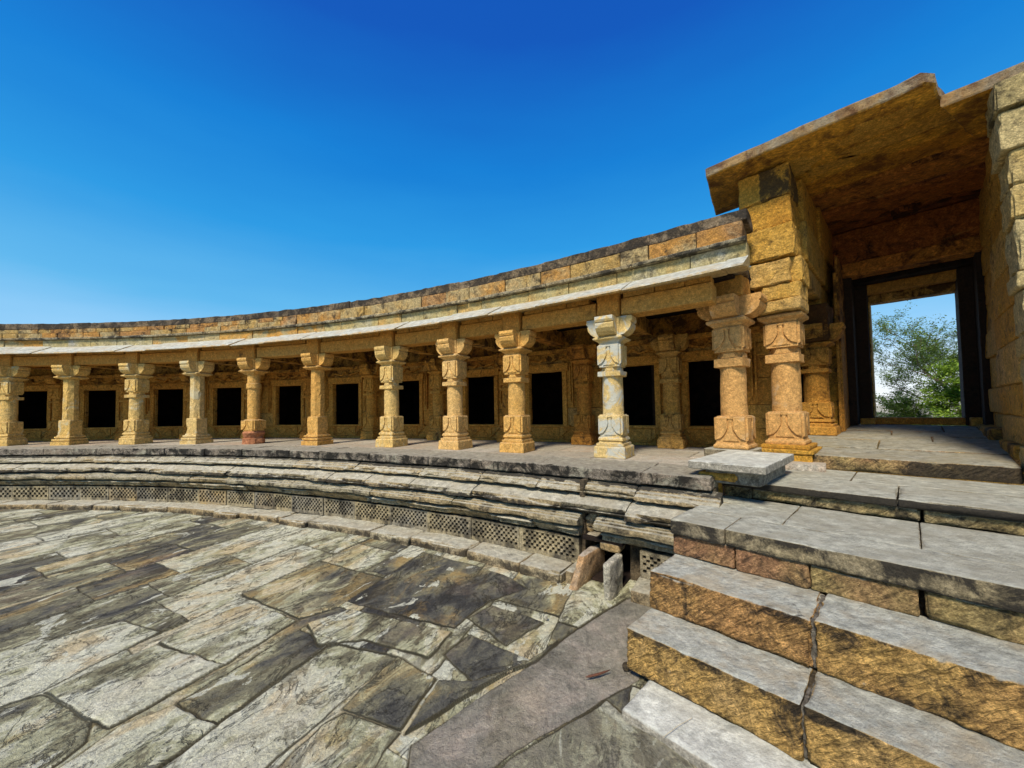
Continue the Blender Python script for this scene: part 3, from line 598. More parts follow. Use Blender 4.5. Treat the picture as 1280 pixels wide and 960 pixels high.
for i, (a_, kd, mt, lb) in enumerate(cdat):
    a = math.radians(a_); r = empty('stone_column', (CX+RC*math.sin(a), CY+RC*math.cos(a), 0), lb, 'column', 'columns along the curved gallery front', rz=-a+random.uniform(-.05, .05)); r.rotation_euler[0] = random.uniform(-.006, .006); r.rotation_euler[1] = random.uniform(-.006, .006)
    build_column(r, kd, M[mt], tint=[.2, .5, .8, .35][i % 4], seed=i*3.7, basemat=M['red'] if kd == 'band' else None)
def portico_col(n, u, z, H, lb, seed, s, impost):
    r = empty('stone_column', W(n, u, z), lb, 'column', 'columns along the curved gallery front', rz=-TH)
    build_column(r, 'gate', M['column_o'], s=s, tint=.45, seed=seed, brk=impost); return r
c11 = portico_col(5.66, -1.62, .155, 1.60, 'broad carved orange column behind the grey slab, left of the gateway column', 51., 1., True)
# ------------------------------------------------------------------ gallery
gal = empty('temple_gallery', (CX+25*math.sin(A(12)/22), CY+25*math.cos(A(12)/22), 0), 'curved flat-roofed stone gallery with a row of low dark cell doorways', 'building')
allA = [c[0] for c in cdat]+[38.45]
for a0, a1 in zip(allA[:-1], allA[1:]):
    mb = MB()
    box(mb, (A(a0)+.19*22/RC, 23.25, 2.03), (A(a1)-.17, 23.55, 2.27), ringmap, seg=(.08, .1, .08), r=.012, rough=.008, freq=4, chip=.015); obj('beam', mb, M['beam'], gal)
    if random.random() < 2:
        mb = MB(); s = A(a0)+.2
        while s < A(a1)-.3:
            L = random.uniform(.25, .5); e = min(s+L, A(a1)-.18); box(mb, (s+.005, 23.27, 2.28), (e-.005, 23.5, 2.355), ringmap, seg=.1, r=.01, rough=.006, freq=5); s = e
        obj('packing_course', mb, M['beam'], gal)
# cross beams from each column to the cell wall
for a0 in allA[:-1]:
    mb = MB(); box(mb, (A(a0)-.12, 23.58, 2.04), (A(a0)+.12, 25.24, 2.30), ringmap, seg=.15, r=.01, rough=.008); obj('cross_beam', mb, M['inner'], gal)
def grim_e(P, lo, hi): return np.where(P[:, 2] < hi[2]-.2, .2, 0)
mb = MB()
for s0, s1 in stones(A0, 38.95, .8, 1.4):
    sweep(mb, [(23.40, 2.54), (22.94, 2.315), (22.925, 2.285), (22.96, 2.272), (23.22, 2.345), (23.40, 2.35)], s0+.002, s1-.002, ds=.07, sub=.06, rough=.006, lip=(1, 2), lipamt=.014, dz=random.uniform(-.012, .01), dr=random.uniform(-.02, .02))
obj('eave', mb, M['eave'], gal)
def course(name, r0, z0, z1, lo, hi, mat, rough, dep=.25, jr=.012, gr=0., a1=38.93, gp=.006, jz=0., tb=None, a0=None):
    mb = MB()
    for s0, s1 in stones(A0 if a0 is None else a0, a1, lo, hi):
        jj = random.uniform(-jr, jr); box(mb, (s0+gp, r0+jj, z0+.003), (s1-gp, r0+dep, z1-.003+random.uniform(-jz, jz)), ringmap, seg=(.07, .1, .05), r=.009, rough=rough, freq=7, grime=gr, chip=rough, tint=tb(s0) if tb else None)
    obj(name, mb, mat, gal)
course('frieze', 23.37, 2.42, 2.70, .45, 1.0, M['frieze'], .005, gp=.004)
course('ledge', 23.30, 2.70, 2.755, .7, 1.6, M['mould'], .012, dep=.3, gr=.15)
course('brick_course', 23.36, 2.755, 2.88, .3, .6, M['brick'], .008, jr=.012, gr=.0, a1=17.)
course('brick_course', 23.375, 2.88, 2.985, .25, .5, M['brick'], .008, jr=.012, gr=.08, a1=17.)
course('brick_course', 23.365, 2.755, 2.985, .38, .8, M['brick'], .010, jr=.012, gr=.0, a0=17.05)
course('coping', 23.39, 2.985, 3.14, .5, 1.1, M['coping'], .018, dep=.5, jr=.008, gr=.12, gp=-.01, jz=.004)
mb = MB()
ringbox(mb, A0, 38.5, 23.5, 24.05, 2.36, 2.55, seg=(.6, .5, .2), rough=.01, tint=.3); ringbox(mb, A0, 39.4, 24.06, 27.2, 2.36, 2.55, seg=(.6, .5, .2), rough=.01, tint=.3); obj('roof', mb, M['painted_shade'], gal)
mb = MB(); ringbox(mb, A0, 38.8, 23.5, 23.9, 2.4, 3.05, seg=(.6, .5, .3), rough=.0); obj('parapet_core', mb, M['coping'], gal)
mb = MB(); ringbox(mb, A0, 40.2, 26.9, 27.2, -1.6, 2.36, seg=(.6, .5, .5), rough=.01, tint=.2); obj('outer_wall', mb, M['painted_shade'], gal)
doors = [-15.3, -10.7, -6.2, -1.7, 3.1, 7.5, 12.2, 16.6, 21.1, 26.0, 29.85, 34.1, 37.15]
RW = 25.2; dz0, dz1 = .37, 1.5; HW = 0.34
hwf = lambda d: .40 if d < 10 else .365 if d < 20 else .335
mb = MB(); edges = [A0]+[x for d in doors for x in (d-hwf(d)/22*180/PI, d+hwf(d)/22*180/PI)]+[39.7]
for k in range(0, len(edges), 2):
    lo, hi = edges[k], edges[k+1]
    zc = [0, .34, .72, 1.15, 1.5, 1.72, 1.98, 2.36]
    for j in range(len(zc)-1):
        w = A(hi)-A(lo)
        ringbox(mb, lo, hi, RW+random.uniform(0, .012), RW+.10, zc[j]+.002, zc[j+1]-.002, seg=(.12, .15, .12), rough=.008, freq=4, r=.01)
for d in doors:
    h = hwf(d)/22*180/PI
    ringbox(mb, d-h, d+h, RW+.01, RW+.10, 0, dz0, seg=.1, rough=.006); ringbox(mb, d-h, d+h, RW+.02, RW+.10, dz1, 1.74, seg=.1, rough=.006); ringbox(mb, d-h, d+h, RW+.01, RW+.10, 1.742, 2.36, seg=.1, rough=.008)
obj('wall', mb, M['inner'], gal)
mb = MB()
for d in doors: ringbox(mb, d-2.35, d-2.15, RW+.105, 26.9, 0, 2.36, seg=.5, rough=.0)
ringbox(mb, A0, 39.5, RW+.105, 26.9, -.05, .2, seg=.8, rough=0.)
obj('cell_partitions', mb, M['painted_shade'], gal)
# carved frames of the cells
for di, d in enumerate(doors):
    s = A(d)*1.0; q = RW/22.; mb = MB()
    def bx(x0, x1, z0, z1, dep, **k): box(mb, (s+x0/q, RW-dep, z0), (s+x1/q, RW+.02, z1), ringmap, seg=.08, r=.008, rough=.004, tint=.3+.1*(di % 4), **k)
    e = hwf(d)*q*22./22.
    bx(-e-.11, -e-.01, dz0-.02, dz1, .035); bx(e+.01, e+.11, dz0-.02, dz1, .035)
    bx(-e-.15, e+.15, dz1+.01, dz1+.17, .05); bx(-e-.36, e+.36, dz1+.38, dz1+.46, .12)
    bx(-e-.26, -e-.235, .75, dz1+.22, .06); bx(e+.235, e+.26, .75, dz1+.22, .06); bx(-e-.205, -e-.18, .85, dz1+.1, .045); bx(e+.18, e+.205, .85, dz1+.1, .045)
    # stepped gable strips over the lintel
    for x0, z0_, x1, z1_ in ((-.42, dz1+.30, -.12, dz1+.22), (-.12, dz1+.22, 0, dz1+.32), (0, dz1+.32, .12, dz1+.22), (.12, dz1+.22, .42, dz1+.30)):
        n = 5
        for k in range(n):
            a_, b_ = k/n, (k+1)/n; zz_ = z0_+(z1_-z0_)*(a_+b_)/2; bx(x0+(x1-x0)*a_, x0+(x1-x0)*b_+.004, zz_-.018, zz_+.018, .06)
    dw = obj('doorway', mb, M['inner'], gal)
    mb = MB()
    for k in range(24):      # wave carved on the sill block
        x = -.5+k/24*1.0; zc_ = .18+.085*math.cos(x*2*PI/.5); bx(x, x+.045, zc_-.016, zc_+.016, .03)
    bx(-.55, .55, .32, .365, .05); bx(-.55, .55, .0, .05, .05); bx(-.30, .30, .06, .31, .012)
    sp = obj('sill_panel', mb, M['inner'], gal); sp.parent = dw; sp.location = (0, 0, 0)
# engaged pilasters on the cell wall
pil = [-13, -8.4, -3.9, .75, 5.3, 9.9, 14.4, 18.9, 23.6, 28.0, 32.0, 35.75]
plab = {9.9: 'dim pilaster on the rear wall behind the eight-sided column', 14.4: 'dim pilaster on the rear wall behind the red-based column'}
for i, a_ in enumerate(pil):
    a = math.radians(a_); r = empty('pilaster', (CX+24.98*math.sin(a), CY+24.98*math.cos(a), 0), None, 'pilaster', 'pilasters along the gallery rear wall', rz=-a)
    names = ['farthest beyond the left edge', 'second farthest beyond the left edge', 'left of the first whole doorway', 'between first and second doorways', 'between second and third doorways', 'between third and fourth doorways', 'between fourth and fifth doorways', 'between fifth and sixth doorways', 'between sixth and seventh doorways', 'between seventh and eighth doorways', 'left of the last two doorways, paler foot', 'between the last two doorways, blackened and worn']
    r['label'] = 'dim rear-wall pilaster '+names[i]
    build_column(r, 'vase', M['inner'], tint=random.random(), seed=i*5.1+100, impost=False, s=.92, H=1.68)

# ------------------------------------------------------------------ gateway porch
gate = empty('gateway_porch', W(7.5, 0, 0), 'tall stone gateway porch with rough block piers and a broken flat roof slab', 'gateway')
def nb(name, mat, *b, smooth=False, **k):
    mb = MB()
    for q in b:
        kk = dict(k); 
        if len(q) > 6: kk.update(q[6])
        nubox(mb, *q[:6], **kk)
    return obj(name, mb, mat, gate, smooth)
fl = portico_col(6.17, -1.13, .20, 1.62, 'carved orange column carrying the left gateway pier', 77., 1.05, False)
nb('column_pedestal', M['pier'], (5.86, 6.45, -1.36, -1.12, -.075, .085), (5.86, 6.45, -1.11, -.84, -.075, .09), (5.84, 6.5, -1.42, -.82, .09, .145), (5.87, 6.47, -1.38, -.86, .147, .20), r=.015, rough=.006, seg=.05)
nb('column_pedestal', M['slab'], (5.36, 5.92, -1.92, -1.36, .0, .15), r=.02, rough=.01, seg=.05, tint=.3)
# rough blocks stacked above the gateway column
nb('pier', M['pier'],
   (5.90, 6.45, -1.30, -.89, 2.085, 2.29, dict(tint=.8)), (5.87, 6.45, -1.44, -.985, 2.295, 2.60, dict(tint=.95)), (5.98, 6.5, -1.4, -.88, 2.30, 2.63),
   (5.86, 6.5, -1.45, -.93, 2.64, 3.06, dict(tint=.5)), (5.90, 6.45, -1.50, -.95, 3.065, 3.43, dict(tint=.05)), (5.88, 6.45, -1.53, -.95, 3.435, 3.84, dict(tint=.3, grime=lambda P, lo, hi: np.where(P[:, 0] > -1.27, .42, 0))),
   r=.016, rough=.024, freq=8, seg=.028, chip=.035)
nb('pier', M['pier'], (5.84, 6.42, -1.36, -.88, 1.925, 2.08, dict(tint=.95)), r=.03, rough=.014, seg=.04)
nb('inner_wall', M['pier'],
   (6.46, 7.6, -1.45, -.90, 3.25, 3.84), (7.61, 9.3, -1.45, -.86, 3.20, 3.84), (6.46, 8.1, -1.45, -.88, 2.70, 3.24), (8.11, 9.3, -1.45, -.9, 2.72, 3.19), (6.50, 7.9, -1.4, -.92, 2.42, 2.69), (7.9, 9.3, -1.4, -.93, 2.05, 2.69), r=.02, rough=.014, seg=.07)
nb('inner_wall', M['pier'], (8.35, 9.3, -1.25, -.80, .25, 2.04), r=.02, rough=.012, seg=.08, tint=.2, grime=.2)
nb('inner_wall', M['inner'], (7.6, 8.3, -1.32, -.82, 1.72, 2.30), r=.03, rough=.04, seg=.05, tint=.1, grime=.3)
# fluted strip left of the door
nb('door_strip', M['inner'], (8.20, 8.24, -.80, -.76, .25, 2.9), (8.3, 9.25, -.78, -.74, .25, 3.2, dict(tint=.2)), r=.01, rough=.004, seg=.1)
p = empty('pilaster', W(7.9, -1.04, .22), 'carved brown pilaster just inside the gateway, left of the door', 'pilaster', 'pilasters along the gallery rear wall', rz=-TH)
build_column(p, 'vase', M['inner'], H=1.5, s=1.15, tint=.4, seed=9., impost=False)
# right pier
RPg = lambda P, lo, hi: np.where(P[:, 2] > hi[2]-.12, .15, 0)
nb('pier', M['pier_pale'],
   (5.72, 6.3, .66, 1.9, 3.45, 3.735, dict(tint=.1, grime=.22)), (5.76, 6.3, .68, 1.9, 3.07, 3.44, dict(tint=.5)), (5.80, 6.3, .73, 1.9, 2.74, 3.06, dict(tint=.9)), (5.80, 6.3, .73, 1.9, 2.42, 2.73, dict(tint=.9)),
   (5.82, 6.3, .75, 1.9, 1.93, 2.41, dict(tint=.4)), (5.78, 6.3, .73, 1.9, 1.77, 1.92, dict(tint=.5)), (5.82, 6.3, .77, 1.9, 1.35, 1.76, dict(tint=.4)), (5.80, 6.3, .76, 1.9, 1.14, 1.34), (5.84, 6.3, .79, 1.9, .60, 1.13), (5.84, 6.3, .80, 1.9, .28, .59), (5.82, 6.3, .74, 1.9, .0, .27), (5.80, 6.3, .72, 1.9, -.08, -.002),
   r=.02, rough=.026, freq=7, seg=.03, chip=.04)
zr = [.12, .55, .9, 1.35, 1.72, 2.15, 2.6, 3.0, 3.4, 3.84]
nb('inner_wall', M['pier'], *[(6.31, 7.7, .79+random.uniform(-.02, .02), 1.5, zr[i]+.003, zr[i+1]-.003) for i in range(9)], *[(7.71, 9.4, .84+random.uniform(-.02, .02), 1.5, zr[i]+.003, zr[i+1]-.003) for i in range(9)], r=.02, rough=.02, seg=.06)
nb('wall_foot', M['pier'], (6.31, 7.4, .72, .85, .12, .26), (7.8, 9.2, .70, .86, .2, .36), r=.03, rough=.02, seg=.05, tint=.3, grime=.2)
# roof: wide broken front slab, set-back slabs behind
def roofpoly(name, pts, z0, z1, tint, sub=.07, grime=0., nm='roof_slab'):
    mb = MB(); n = len(pts); edge = []
    for i in range(n):
        a, b = np.array(pts[i]), np.array(pts[(i+1) % n]); k = max(1, int(np.linalg.norm(b-a)/sub)); edge += [a+(b-a)*j/k for j in range(k)]
    E_ = np.array(edge); m = len(E_); c = E_.mean(0); lv = [(z0, .985), (z0+.015, 1.), ((z0+z1)/2, 1.), (z1-.015, 1.), (z1, .985)]; V = []
    for z, s_ in lv:
        Q = c+(E_-c)*s_; nzv = vn(np.stack([Q[:, 0]*7, Q[:, 1]*7, np.full(m, z*9)], 1))*.014
        d = Q-c; d /= np.linalg.norm(d, axis=1)[:, None]; Q = Q+d*nzv[:, None]; V += [W(a, b, z) for a, b in Q]
    V.append(W(c[0], c[1], z0)); V.append(W(c[0], c[1], z1)); F = []
    for k in range(4):
        for i in range(m): F.append((k*m+i, (k+1)*m+i, (k+1)*m+(i+1) % m, k*m+(i+1) % m))
    for i in range(m): F.append((i, (i+1) % m, 5*m)); F.append((4*m+(i+1) % m, 4*m+i, 5*m+1))
    g = np.full(len(V), grime); mb.add(V, F, tint, g); o = obj(nm, mb, M[name], gate); return o
ze = 3.87
roofpoly('ceil', [(5.50, -1.82), (5.50, -.6), (5.52, .05), (5.49, .22), (5.60, .30), (5.86, .34), (6.75, .6), (6.75, -2.1)], ze, ze+.13, .85)
roofpoly('ceil', [(5.84, .345), (5.80, 1.95), (6.75, 1.95), (6.75, .61)], ze-.13, ze-.002, .7)
rq = random.Random(3)
for (cn, cu, rn, ru) in ((5.95, -.15, .20, .34), (6.3, .1, .16, .6), (6.45, -.6, .12, .3), (6.15, -.9, .2, .25)):
    pts = []
    for k in range(16):
        t = -2*PI*k/16; q_ = rq.uniform(.7, 1.25); pts.append((cn+rn*math.cos(t)*q_, cu+ru*math.sin(t)*q_))
    roofpoly('pier', pts[::-1], ze-.016, ze+.01, rq.random()*.4, sub=.05, nm='flaked_layer')
nb('roof_slab', M['ceil'], (6.755, 7.25, -1.6, 1.9, ze+.006, ze+.12, dict(tint=.3)), r=.03, rough=.025, freq=2.5, seg=.07)
nb('roof_slab', M['ceil_deep'], (7.26, 7.9, -1.6, 1.9, ze-.02, ze+.1, dict(tint=.9)), (7.91, 8.7, -1.6, 1.9, ze-.07, ze+.1, dict(tint=.4)), (8.71, 9.6, -1.6, 1.9, ze-.04, ze+.1, dict(tint=.1)), r=.03, rough=.025, freq=2.5, seg=.07)
nb('roof_block', M['coping'], (5.60, 5.9, .08, .26, ze+.1, ze+.17), r=.03, rough=.03, seg=.04, tint=.6)
# carved boss of the ceiling
mb = MB()
for k in range(40):
    t = random.random()*2*PI; q = .16*random.random(); s_ = random.uniform(.015, .04); nubox(mb, 8.6+q*math.cos(t)-s_, 8.6+q*math.cos(t)+s_, .08+q*math.sin(t)-s_, .08+q*math.sin(t)+s_, ze-.16, ze-.06, r=.012, rough=.01, seg=.03, tint=.1, grime=.3)
obj('ceiling_boss', mb, M['ceil_deep'], gate)
# door frame
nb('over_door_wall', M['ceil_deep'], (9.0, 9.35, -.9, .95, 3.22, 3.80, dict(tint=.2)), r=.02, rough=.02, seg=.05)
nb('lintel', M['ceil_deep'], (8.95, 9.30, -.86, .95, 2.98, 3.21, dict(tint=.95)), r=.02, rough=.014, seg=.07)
nb('lintel', M['painted_shade'], (9.31, 9.6, -.9, .95, 2.90, 3.8), r=.02, rough=.01, seg=.1)
nb('lintel', M['beam'], (9.62, 9.8, -.70, .92, 2.74, 3.3, dict(tint=.1)), r=.02, rough=.008, seg=.1)
nb('lintel', M['inner'], (9.85, 10.1, -.70, .92, 2.60, 2.95, dict(tint=.9)), r=.02, rough=.008, seg=.1)
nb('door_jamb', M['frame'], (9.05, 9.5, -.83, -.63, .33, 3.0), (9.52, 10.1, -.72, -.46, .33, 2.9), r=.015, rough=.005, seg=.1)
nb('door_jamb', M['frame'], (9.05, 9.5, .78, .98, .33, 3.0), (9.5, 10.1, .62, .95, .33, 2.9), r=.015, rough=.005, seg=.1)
nb('door_jamb', M['pier'], (9.62, 10.1, -.457, -.435, .46, 2.59), r=.01, rough=.004, seg=.1, tint=.9)  # paler sliver: light on the left jamb edge, painted as stone
nb('door_sill', M['inner'], (9.5, 9.9, -.46, .62, .33, .45, dict(tint=.2)), (9.35, 9.7, -.62, -.42, .32, .44, dict(tint=.4)), (9.3, 9.65, .66, .9, .32, .46, dict(tint=.7)), r=.015, rough=.008, seg=.08)
nb('outer_block', M['pier'], (9.36, 10.1, -2.2, -.84, -1.5, 3.8), (9.41, 10.1, .99, 2.6, -1.5, 3.8), (9.36, 10.1, -.83, .98, -1.5, .3), r=.02, rough=.01, seg=.3)
# sloping threshold paving
mb = MB(); rows = [(5.93, 6.62), (6.63, 7.4), (7.41, 7.95), (7.96, 8.5), (8.51, 9.36)]
def slope(P): 
    Q = P.copy(); Q[:, 2] = P[:, 2]+np.clip(P[:, 1]-5.93, 0, 9)*.068; return np.stack([NV[0]*Q[:, 1]+UV[0]*Q[:, 0], NV[1]*Q[:, 1]+UV[1]*Q[:, 0], Q[:, 2]], 1)
box(mb, (-.835, 5.93, -.075), (.72, 6.62, .09), slope, seg=.04, r=.015, rough=.008, freq=5, chip=.015, tint=.6, grime=lambda P, lo, hi: np.where((P[:, 2] < .08), np.clip((P[:, 0]+.25)*.9, 0, .55), 0))
for k, (n0, n1) in enumerate(rows[1:]):
    us = [-1.25, [-.3, .2, -.2, .35][k], 1.0]
    for u0, u1 in zip(us[:-1], us[1:]): box(mb, (u0+.006, n0, -.02), (u1-.006, n1-.004, .09+random.uniform(0, .012)), slope, seg=.07, r=.012, rough=.008, freq=4, chip=.01)
obj('threshold_paving', mb, M['riser'], gate, True)

# ------------------------------------------------------------------ stairs
stair = empty('stone_staircase', W(3.4, .5, GZ), 'broad flight of chiselled orange stone steps with grey worn treads leading to the gateway', 'stairs')
def st(name, mat, *b, smooth=True, **k):
    for q in b:
        mb = MB(); kk = dict(k)
        if len(q) > 6: kk.update(q[6])
        nubox(mb, *q[:6], **kk); obj(name, mb, mat, stair, smooth)
def gtop(amt, band=.09):
    def g(P, lo, hi):
        return np.where(P[:, 2] > hi[2]-.004, 0., np.clip(1-(hi[2]-P[:, 2])/band, 0, 1)*amt*(.6+.8*vn(P*np.array([3.1, 3, 3])))+np.clip(1-(P[:, 2]-lo[2])/.035, 0, 1)*.6*amt)
    return g
kw = dict(seg=.018, r=.016, rough=.012, freq=5, chip=.03, chisel=.018)
st('step', M['step'], (2.47, 2.9, -1.455, -.450, -1.145, -.853, dict(tint=.75, grime=gtop(.5))), (2.475, 2.9, -.438, 1.1, -1.145, -.85, dict(tint=.85, grime=gtop(.6))), (2.47, 2.9, 1.11, 3.0, -1.145, -.85), **kw)
st('step', M['step'], (2.835, 3.35, -1.455, -.450, -.855, -.56, dict(tint=.25, grime=gtop(.32))), (2.84, 3.35, -.432, 1.3, -.855, -.553, dict(tint=.55, grime=gtop(.32))), (2.84, 3.35, 1.31, 3.0, -.855, -.555), **kw)
st('step', M['bench'], (2.12, 2.53, -1.30, .6, -1.24, -1.142), (2.1, 2.53, .61, 3, -1.24, -1.145), seg=.025, r=.015, rough=.012, freq=5, chip=.02)
# landing: courses and paving slabs
kl = dict(seg=.025, r=.015, rough=.014, freq=6, chip=.02, chisel=.008)
st('riser_block', M['riser'], (3.29, 3.8, -1.46, -.98, -.555, -.385, dict(tint=.3)), (3.285, 3.8, -.97, -.52, -.555, -.385, dict(tint=.35)), (3.29, 3.8, -.51, .0, -.555, -.385, dict(tint=.6)), (3.29, 3.8, .02, .55, -.555, -.385, dict(tint=.7)), (3.29, 3.8, .56, 1.3, -.555, -.385), (3.29, 3.8, 1.31, 3, -.555, -.385), **kl)
st('landing_slab', M['slab'], (3.262, 3.70, -1.465, -1.04, -.382, -.253, dict(tint=.2, grime=gtop(.5, .12))), (3.265, 3.70, -1.035, 1.6, -.382, -.25, dict(tint=.7, grime=gtop(.45, .09))), (3.265, 3.70, 1.61, 3, -.382, -.25),
   (3.705, 4.16, -1.46, -.75, -.36, -.252), (3.705, 4.5, -.745, .02, -.36, -.252, dict(tint=.3)), (3.705, 4.5, .025, 1.4, -.36, -.25), (3.705, 4.5, 1.41, 3, -.36, -.25), (4.165, 4.5, -1.45, -.75, -.36, -.252), seg=.03, r=.010, rough=.006, freq=5, chip=.012)
st('riser_block', M['riser'], (4.50, 4.9, -1.42, -1.16, -.25, -.145, dict(tint=.9)), (4.51, 4.9, -1.15, .03, -.25, -.15, dict(tint=.9)), (4.51, 4.9, .05, 1.2, -.25, -.15, dict(tint=.8)), (4.51, 4.9, 1.21, 3, -.25, -.15), **kl)
st('landing_slab', M['slab'], (4.47, 5.2, -1.43, -.10, -.143, -.078, dict(tint=.3, grime=gtop(.9, .2))), (4.47, 5.2, -.09, 1.5, -.143, -.076, dict(tint=.3, grime=gtop(.9, .2))), (4.47, 5.2, 1.51, 3, -.143, -.076),
   (5.205, 5.925, -1.43, -.45, -.14, -.078), (5.205, 5.925, -.44, 1.5, -.14, -.077), (5.205, 5.925, 1.51, 3, -.14, -.077), seg=.04, r=.010, rough=.006, freq=5, chip=.012)
st('mortar_joint', M['mortar'], (2.50, 2.9, -.455, -.43, -1.14, -.872), (2.87, 3.3, -.46, -.425, -.85, -.575), seg=.02, r=.01, rough=.01, freq=9)
st('core', M['dirt'], (3.4, 5.9, -1.44, 2.95, -1.2, -.37), (2.6, 3.4, -1.43, 2.95, -1.2, -.87), (5.0, 5.9, -1.40, 2.95, -.37, -.145), smooth=False, seg=.4, rough=0.)
# squared stones packed under the left corner
st('corner_stone', M['pier'], (4.12, 4.5, -1.60, -1.46, -.25, -.05, dict(tint=.6)), (4.18, 4.5, -1.47, -1.43, -.24, -.08, dict(tint=.4)), (4.18, 4.46, -1.56, -1.2, -.045, .03, dict(tint=.7)), seg=.03, r=.02, rough=.012, chip=.02)
# the loose grey slab
mb = MB(); nubox(mb, 4.07, 5.34, -1.62, -.93, .07, .15, seg=.03, r=.01, rough=.006, freq=5, chip=.012, tint=.6); nubox(mb, 4.2, 5.3, -1.5, -1.0, -.075, .068, seg=.08, r=.02, rough=.02, tint=.0, grime=.3)
tag(obj('stone_slab', mb, M['bench']), 'smooth light grey slab lying like a bench below the gateway column', 'slab')

# ------------------------------------------------------------------ small litter on the paving
def tube(pts, rad, n=6):
    mb = MB(); V = []; F = []
    for i, p in enumerate(pts):
        a = Vector(pts[min(i+1, len(pts)-1)])-Vector(pts[max(i-1, 0)]); a.normalize(); x = a.cross(Vector((0, 0, 1))); x.normalize(); y = x.cross(a)
        for k in range(n):
            t = 2*PI*k/n; V.append(tuple(Vector(p)+(x*math.cos(t)+y*math.sin(t))*rad[i]))
    for i in range(len(pts)-1):
        for k in range(n): F.append((i*n+k, i*n+(k+1) % n, (i+1)*n+(k+1) % n, (i+1)*n+k))
    F.append(tuple(range(n))[::-1]); F.append(tuple((len(pts)-1)*n+k for k in range(n))); mb.add(V, F); return mb
def simple(name, c, r=.7):
    m = bpy.data.materials.new(name); m.use_nodes = True; T = NT(m); P = T.n('ShaderNodeNewGeometry').outputs['Position']
    col = T.mix(T.ramp(T.noise(P, 60, 4), [(.35, 0.), (.65, 1.)]), tuple(x*.5 for x in c), c)
    T.n('ShaderNodeOutputMaterial', {'Surface': T.n('ShaderNodeBsdfPrincipled', {'Base Color': col, 'Roughness': r}).outputs[0]}); return m
pz = GZ+.022; pa, pb = unproj(732, 851), unproj(763, 842)
P_ = [(pa[0]+(pb[0]-pa[0])*t-.012*math.sin(PI*t), pa[1]+(pb[1]-pa[1])*t-.012*math.sin(PI*t), pz+.004) for t in np.linspace(0, 1, 9)]
tag(obj('seed_pod', tube(P_, [.002, .007, .009, .008, .009, .008, .007, .005, .002]), simple('dry_pod', (.15, .055, .025)), smooth=True), 'curved reddish brown dry pod lying on the large slab beside the steps', 'seed pod')
pa, pb = unproj(830, 936), unproj(866, 912)
tag(obj('straw', tube([(pa[0], pa[1], GZ+.065), (pb[0]*.5+pa[0]*.5, pb[1]*.5+pa[1]*.5, GZ+.075), (pb[0], pb[1], GZ+.068)], [.0015]*3), simple('dry_straw', (.6, .5, .3))), 'thin pale straw lying on the lowest slab below the steps', 'straw')
q = unproj(783, 838); mb = MB(); box(mb, (q[0]-.025, q[1]-.02, GZ), (q[0]+.02, q[1]+.02, GZ+.05), None, seg=.012, r=.018, rough=.008, freq=20)
tag(obj('pebble', mb, M['dirt'], smooth=True), 'small dark stone at the left foot of the lowest chiselled step', 'stone')
q = unproj(683, 775); mb = MB(); box(mb, (q[0]-.012, q[1]-.01, GZ), (q[0]+.012, q[1]+.01, GZ+.03), None, seg=.008, r=.008, rough=.004, freq=20)
tag(obj('pebble', mb, M['white_stone'], smooth=True), 'tiny white pebble on the dark paving in front of the drain', 'stone')

